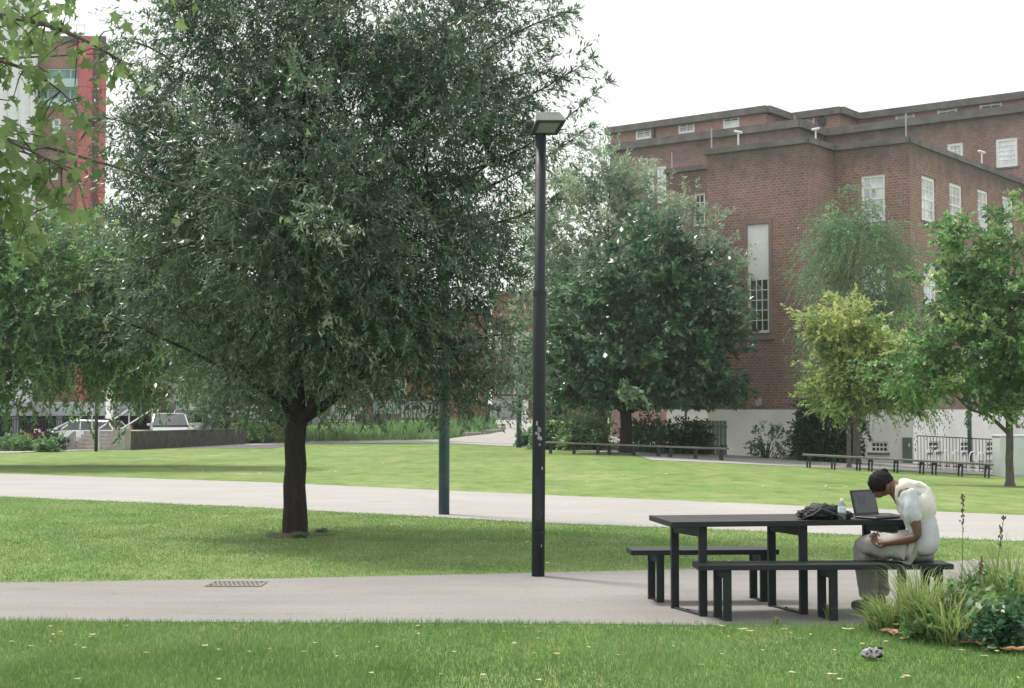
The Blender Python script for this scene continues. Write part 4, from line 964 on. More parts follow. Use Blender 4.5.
# raised deck with dark underside
Y = 67.0
dk = empty('terrace', (X(20, Y), Y, 0), 'raised concrete terrace with a dark void below, beside the steps', 'terrace')
mb = MB(); mb.box((X(20, Y), Y + 4, (Z(402, Y) + Z(416, Y)) / 2), (X(112, Y) - X(-120, Y), 8, Z(402, Y) - Z(416, Y)), bev=.02); mb.build('deck', M['concrete'], dk, world=True)
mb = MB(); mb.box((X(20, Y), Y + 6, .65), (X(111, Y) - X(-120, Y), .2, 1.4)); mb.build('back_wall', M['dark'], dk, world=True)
for px in (-40, 14, 58, 106):
    mb = MB(); mb.box((X(px, Y), Y + .4, .65), (.28, .28, 1.35)); mb.build('column', M['concrete'], dk, world=True)
mb = MB()
for i in range(60): x = X(-60, Y) + i * (X(112, Y) - X(-60, Y)) / 59; mb.box((x, Y - .25, .6), (.03, .03, 1.15))
mb.box((X(26, Y), Y - .25, 1.18), (X(112, Y) - X(-60, Y), .05, .05)); mb.box((X(26, Y), Y - .25, .1), (X(112, Y) - X(-60, Y), .05, .05))
simple('railing', 'dark metal railing below the concrete terrace', 'railing', (0, 0, 0), mb, M['dark'])
mb = MB(); mb.box((X(111, Y), Y - .1, 1.3), (.32, .32, 2.7), bev=.02); simple('pillar', 'pale square pillar at the end of the concrete terrace', 'pillar', (0, 0, 0), mb, M['render'])
# long pale wall, red panel building behind
Y = 80.0
mb = MB(); mb.box((X(160, Y), Y, (Z(428, Y) + Z(411.5, Y)) / 2 - .3), (X(235, Y) - X(108, Y), .3, Z(411.5, Y) - Z(428, Y) + .6)); ww = mb.build('garden_wall', M['render_blue']); tag(ww, 'long pale blue grey wall behind the parked cars', 'wall')
mb = MB(); mb.box((X(160, Y), Y, Z(411.5, Y) + .07), (X(236, Y) - X(107, Y), .42, .13)); link('coping', mb.mesh('c'), M['white'], ww)
Y = 90.0
lb_ = empty('low_building', (X(200, Y), Y, 0), 'low building with a dark red panel and pale ribbed cladding behind the parked cars', 'building')
mb = MB(); mb.box((X(230, Y), Y + 4, 3.4), (X(290, Y) - X(108, Y), 8, 6.8)); mb.build('wall', M['concrete'], lb_, world=True)
mb = MB(); mb.box((X(133, Y), Y - .06, 3.0), (X(156, Y) - X(112, Y), .16, 6)); mb.build('red_panel', M['redpanel'], lb_, world=True)
mb = MB()
for i in range(16): mb.box((X(158, Y) + i * .11, Y - .1, 3.0), (.06, .14, 6))
mb.build('ribbed_cladding', M['ribwhite'], lb_, world=True)
for px in (190, 215, 245, 270):
    window(lb_, Vector((X(px, Y), Y - .06, 0)), Vector((1, 0, 0)), nT, 0, 1.1, 1.7, 3.2, cols=2, rows=2, rev=.1, sill=False)
mb = MB(); mb.box((X(230, Y), Y + 4, 6.9), (X(292, Y) - X(106, Y), 8.4, .25)); mb.build('roof', M['felt'], lb_, world=True)
# terracotta brick house behind the big trunk
Y = 104.0
hs = empty('brick_house', (X(400, Y), Y, gz(X(400, Y), Y)), 'orange brick building seen under the big tree crown', 'building')
a, b_ = Vector((X(296, Y), Y, 0)), Vector((X(486, Y), Y, 0)); L = (b_ - a).length
wins = [(L * f, L * f + 1.1, zz, zz + 1.5) for f in (.12, .3, .5, .72, .88) for zz in (2.3, 5.2)]
link('wall', wall_mesh([(a, b_, 0, 8.5, wins, nT, .15), (b_, b_ + Vector((0, 9, 0)), 0, 8.5, [], Vector((1, 0, 0)), 0), (a, a + Vector((0, 9, 0)), 0, 8.5, [], Vector((-1, 0, 0)), 0)]), M['brick_terra'], hs, world=True)
for o in wins: window(hs, a, Vector((1, 0, 0)), nT, *o, cols=2, rows=2)
mb = MB(); mb.box((X(391, Y), Y + 4.5, 8.65), (L + .6, 9.6, .3)); mb.build('roof', M['felt'], hs, world=True)
Y = 125.0; zg = gz(X(540, Y), Y)
hs = empty('brick_house', (X(530, Y), Y, zg), 'distant brick building at the end of the paved walk', 'building')
a, b_ = Vector((X(492, Y), Y, 0)), Vector((X(600, Y), Y, 0)); L = (b_ - a).length
wins = [(L * f, L * f + 1.3, zz, zz + 1.9) for f in (.03, .2, .42, .66, .86) for zz in (3.0, 6.4)]
link('wall', wall_mesh([(a, b_, 0, 11.5, wins, nT, .15), (b_, b_ + Vector((0, 9, 0)), 0, 11.5, [], Vector((1, 0, 0)), 0), (a, a + Vector((0, 9, 0)), 0, 11.5, [], Vector((-1, 0, 0)), 0)]), M['brick_terra'], hs, world=True)
for o in wins: window(hs, a, Vector((1, 0, 0)), nT, *o, cols=2, rows=3, glass='glass_pale')
mb = MB(); mb.box((X(546, Y), Y + 4.5, 11.65), (L + .6, 9.6, .3)); mb.build('roof', M['felt'], hs, world=True)
# fence wall behind trunk
Y = 92.0; zb = gz(X(330, Y), Y)
mb = MB(); mb.box((X(336, Y), Y, zb + .5), (X(364, Y) - X(312, Y), .2, 1.15)); simple('boundary_wall', 'white wall seen between the two trunks under the crown', 'wall', (0, 0, 0), mb, M['render'])
mb = MB()
for i in range(40): mb.box((X(312, Y) + i * (X(470, Y) - X(312, Y)) / 39, Y - .5, zb + .75), (.04, .04, 1.5))
mb.box((X(391, Y), Y - .5, zb + 1.45), (X(470, Y) - X(312, Y), .05, .05)); mb.box((X(391, Y), Y - .5, zb + .15), (X(470, Y) - X(312, Y), .05, .05))
simple('railing', 'black upright bar railing in front of the white wall under the crown', 'railing', (0, 0, 0), mb, M['dark'])
Y = 88.0; zb = gz(X(380, Y), Y)
mb = MB(); mb.box((X(378, Y), Y, zb + .3), (X(400, Y) - X(356, Y), .3, .75)); simple('low_wall', 'low dark brick wall behind the long grass bed', 'wall', (0, 0, 0), mb, M['bark_g'])
Y = 95.0; zb = gz(X(420, Y), Y)
mb = MB(); mb.box((X(410, Y), Y, zb + .75), (X(445, Y) - X(372, Y), .25, 1.1)); simple('boundary_wall', 'pale wall beyond the railing under the drooping branches', 'wall', (0, 0, 0), mb, M['render_blue'])
# hut
Y = 100.0; p = at(505, 421, Y); zb = gz(p.x, Y)
ht = empty('hut', (p.x, Y, zb), 'pale blue grey hut at the end of the paved walk', 'hut')
mb = MB(); mb.box((p.x, Y, zb + .75), (1.7, 1.6, 1.5), bev=.02); mb.build('wall', M['render_blue'], ht, world=True)
mb = MB(); mb.box((p.x, Y, zb + 1.55), (1.9, 1.8, .12), bev=.02); mb.build('roof', M['lamp_metal'], ht, world=True)
mb = MB(); mb.box((p.x + .3, Y - .82, zb + .7), (.65, .04, 1.3)); mb.build('door', M['lamp_metal'], ht, world=True)
# kerb stones of the bed by the walk
kp = [gnd(*q) for q in ((464, 436.5), (484, 434.5), (500, 431.5), (503, 428.5), (492, 424.5), (470, 423.5), (440, 424))]
mb = MB()
for a, b_ in zip(kp[:-1], kp[1:]):
    c = (a + b_) / 2; dd = b_ - a; mb.box((c.x, c.y, c.z + .06), (dd.length + .05, .3, .25), rz=math.atan2(dd.y, dd.x), bev=.03)
simple('kerb', 'low curved stone kerb round the grass bed by the paved walk', 'kerb', (0, 0, 0), mb, M['kerb'])
# bollards and posts
for px, py, h, r_, mt, lb in ((489, 425.5, 1.3, .07, 'dark', 'short dark bollard on the paved walk before the hut'),):
    p = gnd(px, py); mb = MB(); mb.lathe([(r_, -.1), (r_, h * .9), (r_ * 1.15, h * .91), (r_ * 1.15, h * .96), (r_ * .5, h)], n=12); simple('bollard', lb, 'bollard', p, mb, M[mt])
p = at(524.5, 412, 96.0); mb = MB(); mb.box((0, 0, 0), (.5, .12, 1.5), bev=.02); mb.box((0, 0, -1.2), (.1, .1, 1.2)); simple('notice_board', 'white notice board by the teal post at the end of the walk', 'sign', p, mb, M['white'])
for px, lb in ((556, 'dark car roofline'),): pass

# retaining wall + steps + handrails
pa, pb = gnd(122, 450), gnd(241, 444.5)
d = (pb - pa); ang = math.atan2(d.y, d.x); c = (pa + pb) / 2
mb = MB(); mb.box((c.x, c.y, .36), (d.length, .45, .78), rz=ang, bev=.02); rw = mb.build('retaining_wall', M['wall_dark']); tag(rw, 'low dark stained wall in front of the parked cars', 'wall')
mb = MB(); mb.box((pa.x, pa.y - .02, .42), (.45, .55, .92), rz=ang, bev=.02); simple('wall_end_block', 'pale concrete block ending the low wall beside the steps', 'wall', (0, 0, 0), mb, M['kerb'])
st = empty('steps', gnd(98, 450), 'short flight of concrete steps up to the car park with steel handrails', 'steps'); y0 = gnd(98, 450).y
mb = MB(); xs0, xs1 = X(73, y0), X(127, y0)
for i in range(5): mb.box(((xs0 + xs1) / 2, y0 + .4 + .34 * i + 1.0, .075 + .15 * i - .0), (xs1 - xs0, 2.4 - .001 * i, .15))
mb.build('treads', M['kerb'], st, world=True)
for px, s_ in ((62, 0), (99, 0), (122, 0)):
    mb = MB(); x0 = X(px, y0); x1 = X(px + 30, y0 + 2.0)
    mb.tube([(x0, y0 + .1, .85), (x1, y0 + 2.1, 1.62)], .035, 8); mb.tube([(x0, y0 + .1, 0), (x0, y0 + .1, .85)], .03, 8); mb.tube([(x1, y0 + 2.1, .5), (x1, y0 + 2.1, 1.62)], .03, 8)
    mb.build('handrail', M['rail'], st, world=True)
mb = MB()
mb.prism([(X(60, y0), y0 + .2, 0), (X(73, y0), y0 + .2, 0), (X(73, y0), y0 + .2, .75), (X(60, y0), y0 + .2, .25)], (0, .3, 0)); simple('ramp_wall', 'pale sloping side wall at the foot of the steps', 'wall', (0, 0, 0), mb, M['kerb'])

# ---------------------------------------------------------------- cars
def car(label, loc, rz, paint, L=4.2, H=1.45, Wd=1.74, hatch=True, van=False):
    root = empty('parked_car', loc, label, 'car', 'cars parked behind the low wall', rz)
    # stations: x, z low, z belt, half width
    hb = .62 * H
    st = [(-L / 2, .38, .60 if not van else .85, .62), (-L / 2 + .08, .26, .80 if not van else .98, .78), (-L / 2 + .6, .2, hb, .86), (-.4, .18, hb, .88), (.6, .18, hb - .02, .88), (L / 2 - 1.05, .2, hb - .06, .87), (L / 2 - .35, .22, hb - .20, .80), (L / 2 - .05, .28, .60, .66), (L / 2, .36, .52, .5)]
    V = []; Fc = []
    for x, z0, z1, w in st:
        w *= Wd / 1.76
        for yy, zz in ((-w * .92, z0), (-w, (z0 + z1) / 2 - .06), (-w * .97, z1 - .05), (-w * .86, z1), (w * .86, z1), (w * .97, z1 - .05), (w, (z0 + z1) / 2 - .06), (w * .92, z0)): V.append((x, yy, zz))
    for i in range(len(st) - 1):
        for k in range(8): k2 = (k + 1) % 8; Fc.append((i * 8 + k, i * 8 + k2, (i + 1) * 8 + k2, (i + 1) * 8 + k))
    Fc += [tuple(range(8)), tuple(len(V) - 8 + k for k in range(8))]
    mb = MB(); mb.add(V, Fc); body = mb.build('body', M[paint], root, smooth=False)
    # greenhouse
    r0 = -L / 2 + (.25 if hatch else .55); cab = [(r0, hb - .03, hb - .02, .80), (r0 + .35, hb - .03, H - .08, .66), (-.2, hb - .03, H - .03, .67), (.35, hb - .03, H - .06, .66), (1.05, hb - .04, hb + .02, .78)]
    V = []; Fc = []
    for x, z0, z1, w in cab: V += [(x, -.80, z0), (x, -w, z1), (x, w, z1), (x, .80, z0)]
    for i in range(4):
        for k in range(4): k2 = (k + 1) % 4; Fc.append((i * 4 + k, i * 4 + k2, (i + 1) * 4 + k2, (i + 1) * 4 + k))
    Fc += [(0, 1, 2, 3), (16, 17, 18, 19)]
    mb = MB(); mb.add(V, Fc); mb.build('windows_glass' if False else 'window', M['glass'], root)
    V = []; 
    for x, z0, z1, w in cab[1:4]: V += [(x, -w - .01, z1 - .02), (x, -w + .06, z1 + .035), (x, w - .06, z1 + .035), (x, w + .01, z1 - .02)]
    Fc = []
    for i in range(2):
        for k in range(4): k2 = (k + 1) % 4; Fc.append((i * 4 + k, i * 4 + k2, (i + 1) * 4 + k2, (i + 1) * 4 + k))
    Fc += [(0, 1, 2, 3), (8, 9, 10, 11)]
    mb = MB(); mb.add(V, Fc)
    for sy in (-1, 1):
        for a, b_ in (((r0 + .02, sy * .80, hb), (r0 + .35, sy * .665, H - .07)), ((-.25, sy * .815, hb), (-.2, sy * .68, H - .05)), ((1.05, sy * .79, hb), (.35, sy * .67, H - .07))): mb.tube([a, b_], .035, 6)
    mb.build('roof', M[paint], root)
    for sx in (-L / 2 + .78, L / 2 - .82):
        for sy in (-1, 1):
            mb = MB(); mb.tube([(sx, sy * (Wd / 2 - .20), .32), (sx, sy * (Wd / 2 + .005), .32)], .32, 20); wh = mb.build('wheel', M['tyre'], root)
            mb = MB(); mb.tube([(sx, sy * (Wd / 2 - .1), .32), (sx, sy * (Wd / 2 + .015), .32)], .2, 14); link('rim', mb.mesh('rim'), M['rail'], wh)
    for sy in (-1, 1):
        mb = MB(); mb.box((L / 2 - .16, sy * .6, .66), (.2, .3, .14), bev=.03); mb.build('headlight', M['glass_pale'], root)
        mb = MB(); mb.box((-L / 2 + .08, sy * .66, .8), (.1, .2, .2), bev=.03); mb.build('tail_light', M['red'], root)
        mb = MB(); mb.box((.85, sy * (Wd / 2 + .06), hb + .04), (.12, .16, .11), bev=.03); mb.build('wing_mirror', M[paint], root)
    return root
def cp(px, Y): return Vector((X(px, Y), Y, gz(X(px, Y), Y) + .01))
car('white hatchback with its bonnet behind the steps handrail', cp(84, 66.5), R(170), 'carwhite', H=1.15)
car('silver car nose on to the low wall', cp(170, 66), R(-75), 'silver', H=1.45)
car('white car behind the silver one, its roof above the wall', cp(190, 74), R(-85), 'carwhite', H=1.6, van=True)
car('grey hatchback with dark windows at the end of the low wall', cp(221, 75), R(-100), 'cardark', H=1.42)
car('silver car half hidden by the green tree', cp(252, 79), R(-95), 'silver', H=1.4)

# ---------------------------------------------------------------- posts
def pole_lean(base, h, r0, r1, mat, lean=.0, joint=None):
    mb = MB(); pr = [(r0, -.1), (r0, joint or h * .6)]
    V = [(0, 0, -.1), (lean * (joint or h * .6) / h, 0, joint or h * .6), (lean * ((joint or h * .6) + .02) / h, 0, (joint or h * .6) + .02), (lean, 0, h)]
    mb.tube(V, [r0, r0, r1, r1], 20); return mb
b = gnd(538, 576.5); hb_ = zt(135, b); 
lamp = empty('street_lamp', b, 'tall dark lamp post with a boxy grey head on the edge of the near path', 'street lamp')
j = zt(294, b); lx = .03
pole_lean(b, hb_, .063, .053, M['post'], lx, j).build('pole', M['post'], lamp, smooth=True)
for z0_, z1_, r_ in ((j - .02, j + .03, .066), (.42, .435, .066), (1.0, 1.006, .0655)):
    mb = MB(); mb.tube([(0, 0, z0_), (0, 0, z1_)], r_, 20); o_ = mb.build('collar', M['post'], lamp); o_.location = (lx * z0_ / hb_, 0, 0)
# door plate and old sticker scraps
mb = MB(); mb.box((0, -.061, .75), (.06, .01, .42), bev=.003); mb.build('access_door', M['post'], lamp)
mb = MB(); r5 = random.Random(4)
for i in range(13):
    x, z = r5.gauss(0, .018), r5.gauss(1.38, .07); mb.box((x, -.0615 - .0005 * i, z), (r5.uniform(.008, .02), .003, r5.uniform(.015, .05)), rz=0)
for z in (.30, .62, 1.04, .52): mb.box((r5.uniform(.02, .04), -.055, z), (.012, .004, .03))
mb.build('sticker_scraps', m_plain('torn_paper', (.30, .30, .32), .8, .3, 40), lamp)
# head: wedge box, lens facing down and forward
k = b.y / F
def hp(px, py, dy=0): p = at(px, py, b.y + dy); return p - b
mb = MB()
w0, w1 = -.115, .20
T = [Vector((-.075, .21, .165)), Vector((.19, .21, .165)), Vector((.245, -.20, .085)), Vector((-.075, -.20, .085))]
Bm = [Vector((-.125, .20, -.02)), Vector((.17, .20, -.02)), Vector((.17, -.17, -.045)), Vector((-.125, -.17, -.045))]
# body as tapered hexahedron: top plate overhangs the lens side
V = [Vector((-.06, .17, .19)), Vector((.19, .17, .19)), Vector((.265, -.16, .115)), Vector((-.065, -.16, .115)),
     Vector((-.06, .17, .06)), Vector((.20, .17, .06)), Vector((.265, -.16, .095)), Vector((-.065, -.16, .095))]
hz = hb_
top = [(-.046, -.15, .195), (.18, -.15, .195), (.18, .17, .195), (-.046, .17, .195)]
low = [(-.046, -.17, .115), (.245, -.17, .115), (.163, -.02, 0), (-.106, -.02, 0)]
lowb = [(.163, .17, .03), (-.106, .17, .03)]
HF = [(0, 1, 2, 3), (0, 4, 5, 1), (4, 7, 6, 5), (7, 9, 8, 6), (1, 5, 6, 8, 2), (0, 3, 9, 7, 4), (3, 2, 8, 9)]
mb.add([Vector(p) for p in top + low + lowb], [(0, 1, 2, 3), (0, 4, 5, 1), (4, 7, 6, 5), (7, 9, 8, 6), (1, 5, 6, 8, 2), (0, 3, 9, 7, 4), (3, 2, 8, 9)])
hd = mb.build('lamp_head', M['lamp_metal'], lamp); hd.location = (lx, 0, hz)
mb = MB(); q = [Vector(p) for p in low]; c = sum(q, Vector()) / 4; n_ = (q[1] - q[0]).cross(q[3] - q[0]).normalized(); n_ = n_ if n_.y < 0 or n_.z < 0 else -n_
fr = [c + (p - c) * .98 + n_ * .004 for p in q]; inr = [c + (p - c) * .68 + n_ * .004 for p in q]
V = fr + inr + [p + n_ * .006 for p in fr] + [p + n_ * .006 for p in inr]
Fc = []
for i in range(4): j_ = (i + 1) % 4; Fc += [(8 + i, 8 + j_, 12 + j_, 12 + i), (i, j_, 8 + j_, 8 + i), (4 + i, 4 + j_, 12 + j_, 12 + i)]
mb.add(V, Fc); link('lens_frame', mb.mesh('f'), M['dark'], hd)
mb = MB(); mb.prism([c + (p - c) * .70 + n_ * .002 for p in q], n_ * .004); link('lens', mb.mesh('l'), M['lens'], hd)
mb = MB(); mb.tube([(-.14, .02, .10), (-.07, .02, .10)], .05, 12); mb.box((-.09, .02, .08), (.05, .08, .12), bev=.01); link('bracket', mb.mesh('b'), M['dark'], hd)
# second lamp
def far_lamp(px, py, r0, h, mat, label):
    b = gnd(px, py); root = empty('street_lamp', b, label, 'street lamp'); pole_lean(b, h, r0, r0 * .85, M[mat], 0, h * .45).build('pole', M[mat], root, smooth=True)
    mb = MB(); mb.add([Vector((p[0], p[1], p[2] + h)) for p in top + low + lowb], [(0, 1, 2, 3), (0, 4, 5, 1), (4, 7, 6, 5), (7, 9, 8, 6), (1, 5, 6, 8, 2), (0, 3, 9, 7, 4), (3, 2, 8, 9)]); mb.build('lamp_head', M['lamp_metal'], root); return root
far_lamp(444, 514.5, .084, 4.45, 'post_green', 'teal green lamp post on the pale path, its head lost in the tree crown')
far_lamp(519, 447.5, .11, 4.4, 'post_green', 'distant teal lamp post at the mouth of the paved walk')
far_lamp(96, 451.5, .065, 4.0, 'dark', 'thin dark lamp post in front of the steps')
far_lamp(970, 463, .09, 4.4, 'post_green', 'lamp post in front of the white base of the hall, behind the benches')
# pole by chestnut
b = gnd(686, 452); mb = MB(); mb.tube([(0, 0, -.1), (0, 0, 1.9)], .05, 8); mb.box((0, 0, 1.8), (.12, .12, .3), bev=.02); simple('wooden_post', 'slim grey post beside the wooden gate under the dark tree', 'post', b, mb, M['board_grey'])
p = at(706, 440, 58.0); gzv = gz(p.x, 58); mb = MB()
for i in range(11): mb.box((-.75 + i * .15, 0, .62), (.135, .03, 1.45), bev=.005)
mb.box((0, .04, 1.1), (1.7, .05, .1)); mb.box((0, .04, .3), (1.7, .05, .1)); simple('wooden_fence', 'grey green slatted wooden fence panel under the dark tree beside the white wall', 'fence', Vector((p.x, 58, gzv)), mb, m_plain('greyed_fence_wood', (.20, .24, .22), .9))

# bike hoops, railing, cabinet at the right
rp = empty('railing', gnd(958, 462), 'dark upright railing before the basement windows of the white base', 'railing')
a, b_ = at(918, 462, 53), at(1000, 463, 50.5); mb = MB()
for i in range(26):
    p = a.lerp(b_, i / 25); z = gz(p.x, p.y); mb.tube([(p.x, p.y, z), (p.x, p.y, z + 1.15)], .012, 5)
for hh in (1.15, .12):
    mb.tube([(a.x, a.y, gz(a.x, a.y) + hh), (b_.x, b_.y, gz(b_.x, b_.y) + hh)], .02, 6)
mb.build('bars', M['dark'], rp, world=True)
for i, px in enumerate((930, 938.5, 947, 955.5, 964, 972.5, 981)):
    p = at(px, 460, 52.2 - i * .33); p.z = gz(p.x, p.y); mb = MB(); pts = []
    for k in range(13):
        w = math.pi * k / 12; pts.append((.2 * math.cos(w), .26 * math.cos(w), .5 + .2 * math.sin(w)))
    mb.tube([(pts[0][0], pts[0][1], 0)] + pts + [(pts[-1][0], pts[-1][1], 0)], .022, 8)
    simple('bike_stand', 'white hoop bike stand before the basement windows', 'bike stand', p, mb, M['white'], 'white hoop bike stands in a row')
p = gnd(1034, 478); cb = empty('utility_cabinet', p, 'large pale grey cabinet behind the trunk of the lime tree', 'cabinet')
Yc = p.y; hC = zt(436.5, p) - p.z
mb = MB(); mb.box((0, .4, hC / 2), (X(1068, Yc) - X(1001.5, Yc), .8, hC), bev=.015); mb.build('body', M['cabinet'], cb)
mb = MB(); mb.box((0, .4, hC + .02), (X(1068, Yc) - X(1001.5, Yc) + .06, .86, .05), bev=.01); mb.build('lid', M['cabinet'], cb)
for sx in (-.36, .36): mb = MB(); mb.box((sx, -.012, hC / 2), (.68, .02, hC * .86), bev=.004); dd_ = mb.build('door', M['cabinet'], cb); mb = MB(); mb.box((sx * .3, -.035, hC / 2), (.03, .03, .12), bev=.005); link('handle', mb.mesh('h'), M['dark'], dd_)

# ---------------------------------------------------------------- benches in the far rows
def bench_proto(name, L, frames, hgt, dep, board, legm, th=.055, lw_=.075, gap=.2, skew=.065):
    root = empty(name, (0, 0, 0), 'x', 'bench')
    mb = MB(); mb.box((0, 0, hgt - th / 2), (L, dep, th), bev=.006); mb.build('seat', M[board], root)
    for x in frames:
        for sy in (-1, 1):
            mb = MB(); mb.box((x - sy * skew, sy * gap / 2, (hgt - th) / 2), (lw_, lw_ * .75, hgt - th), bev=.004); mb.build('leg', M[legm], root)
        mb = MB(); mb.box((x, 0, hgt - th - .045), (lw_ * .8, gap - lw_ * .8, .08)); mb.build('brace', M[legm], root)
    return root
proto = bench_proto('garden_bench', 2.12, (-.86, 0, .86), .44, .38, 'board_grey', 'dark', .06, .06)
def row(pxs, pya, pyb, Ya, Yb, labels, group, first):
    n = len(labels); A = at(pxs[0], 400, Ya); Bq = at(pxs[1], 400, Yb); A.z = Bq.z = 0; d = Bq - A
    for i in range(n):
        f = (i + .5) / n; c = A + d * f; c.z = gz(A.x, A.y) * (1 - f) + gz(Bq.x, Bq.y) * f + .01
        o = proto if first and i == 0 else copy_tree(proto)
        o.location = c; o.rotation_euler.z = math.atan2(d.y, d.x); o['label'] = labels[i]; o['group'] = group
        o.scale = (d.length / n / 2.125, 1, 1); o.rotation_euler.y = -math.atan2(gz(Bq.x, Bq.y) - gz(A.x, A.y), d.length)
row((545, 727), 449, 459, 53.5, 50.5, ['grey plank bench nearest the lamp post, behind it', 'grey plank bench in front of the chestnut trunk, middle of its row', 'grey plank bench ending by the white wall, before the wooden fence'], 'plank benches by the chestnut tree', True)
row((802, 992), 464, 474, 46.5, 44.5, ['grey plank bench in front of the tall dark shrub', 'grey plank bench in front of the green door, middle of its row', 'grey plank bench beside the trunk of the lime tree, before the railing'], 'plank benches before the white base', False)
# ---------------------------------------------------------------- picnic table and benches
YAW = R(8)
def Rz(a): return Matrix.Rotation(a, 4, 'Z')
pc = gnd(752, 611.8)   # middle frame, midway between its legs: near leg (803,614), far leg (772,606.6)
pn, pf = gnd(803.6, 614.6), gnd(772, 606.8); pc = (pn + pf) / 2
tb = empty('picnic_table', pc, 'long black slim legged table on the near path carrying the laptop and bag', 'table', None, YAW)
sk = (pf - pn).length / 2
# local direction from near to far leg
loc = Rz(-YAW) @ (pf - pn); half = Vector((loc.x / 2, loc.y / 2, 0))
TH_ = .742
mb = MB(); mb.prism([Vector((-1.0, -.36, TH_ - .036)), Vector((1.0, -.36, TH_ - .036)), Vector((1.0, .36, TH_ - .036)), Vector((-1.0, .36, TH_ - .036))], (0, 0, .036))
me = MB()
for i in range(5):
    y = -.36 + .144 * (i + .5); me.box((-.02, y, TH_ - .018), (2.03, .139, .036), bev=.004)
me.build('tabletop', M['board'], tb)
mb = MB(); mb.box((-.02, -.3625, TH_ - .02), (2.03, .012, .04), bev=.002); mb.box((-1.035, 0, TH_ - .02), (.012, .735, .041), bev=.002); mb.box((1.0, 0, TH_ - .02), (.012, .735, .041), bev=.002); mb.box((-.02, .3625, TH_ - .02), (2.03, .012, .04), bev=.002); mb.build('edge_trim', M['post'], tb)
for x in (-.81, 0, .81):
    for s in (-1, 1):
        p = half * s; mb = MB(); mb.box((x + p.x, p.y, (TH_ - .04) / 2), (.062, .045, TH_ - .04), bev=.004); mb.build('leg', M['post'], tb)
    d_ = half.normalized(); an = math.atan2(d_.y, d_.x)
    mb = MB(); mb.box((x, 0, TH_ - .085), (half.length * 2 - .05, .05, .085), rz=an, bev=.003); mb.build('brace', M['post'], tb)
    mb = MB(); mb.box((x, 0, .012), (half.length * 2 - .05, .045, .012), rz=an, bev=.002); mb.box((x + d_.x * .02, d_.y * .02, .022), (.02, .02, .012), bev=.003); mb.build('foot_bar', M['post'], tb)
def bench2(label, pn, pf, xl, xr, frames, hgt, dep, yaw):
    c = (pn + pf) / 2; root = empty('bench', c, label, 'bench', 'benches at the picnic table', yaw); loc = Rz(-yaw) @ (pf - pn); h2 = Vector((loc.x / 2, loc.y / 2, 0))
    mb = MB()
    for i in range(2):
        mb.box(((xl + xr) / 2, (-.25 + .5 * i) * dep, hgt - .02), (xr - xl, dep / 2 - .004, .038), bev=.004)
    mb.build('seat', M['board'], root)
    mb = MB(); mb.box(((xl + xr) / 2, -dep / 2 - .004, hgt - .022), (xr - xl, .01, .04), bev=.002); mb.box((xl - .004, 0, hgt - .022), (.01, dep, .041), bev=.002); mb.build('edge_trim', M['post'], root)
    for x in frames:
        for s in (-1, 1):
            p = h2 * s; mb = MB(); mb.box((x + p.x, p.y, (hgt - .04) / 2), (.062, .045, hgt - .04), bev=.004); mb.build('leg', M['post'], root)
        d_ = h2.normalized(); an = math.atan2(d_.y, d_.x)
        mb = MB(); mb.box((x, 0, hgt - .075), (max(.03, h2.length * 2 - .05), .045, .07), rz=an, bev=.003); mb.build('brace', M['post'], root)
        mb = MB(); mb.box((x, 0, .010), (max(.03, h2.length * 2 - .05), .04, .010), rz=an); mb.build('foot_bar', M['post'], root)
    return root
bench2('long black bench with the person sitting at its end', gnd(833.5, 621.0), gnd(822, 617.0), -1.01, .93, (-.81, 0, .81), .432, .30, R(2))
bench2('short black bench behind the table, nobody on it', gnd(764, 602.0), gnd(753.5, 598.6), -1.09, .14, (-.87, 0), .44, .31, R(3))
# little weeds at bench foot
# laptop
lp = at(868, 518, 11.62); lp = Vector((X(876, 11.62), 11.62, TH_ + .002))
lt = empty('laptop', lp, 'open black laptop on the table in front of the person', 'laptop', None, R(38)); lt.scale = (.88, .88, .88)
mb = MB(); mb.box((0, 0, .010), (.345, .24, .018), bev=.004); mb.build('base', M['black'], lt)
mb = MB(); mb.box((0, -.02, .0215), (.30, .10, .004)); mb.build('keyboard', M['bag2'], lt)
mm = Matrix.Translation((0, .118, .02)) @ Matrix.Rotation(R(-14), 4, 'X')
mb = MB(); mb.box((0, 0, 0), (.345, .010, .232), bev=.004); sc_ = mb.build('screen', M['black'], lt); sc_.matrix_local = mm @ Matrix.Translation((0, 0, .118))
mb = MB(); mb.box((0, -.0065, 0), (.31, .003, .19)); s2 = link('display', mb.mesh('d'), M['screen'], sc_)
mb = MB()
for i in range(5): mb.box((-.03, -.0085, .05 - i * .018), (.12 - .02 * (i % 3), .001, .005))
link('text_lines', mb.mesh('t'), M['bag2'], sc_)
# bottle
bt = empty('water_bottle', Vector((X(840.5, 11.45), 11.45, TH_ + .002)), 'clear plastic water bottle standing beside the black bag', 'bottle')
mb = MB(); mb.lathe([(.026, 0), (.031, .006), (.031, .045), (.029, .05), (.031, .055), (.031, .10), (.028, .118), (.016, .138), (.013, .143), (.013, .148)], n=20); mb.build('body', M['bottle'], bt, smooth=True)
mb = MB(); mb.lathe([(.0315, .058), (.0315, .098)], n=20); mb.build('label_band', m_plain('bottle_label', (.62, .72, .80), .5), bt)
mb = MB(); mb.lathe([(.0145, .146), (.0145, .162), (.012, .164)], n=16); mb.build('cap', M['white'], bt)
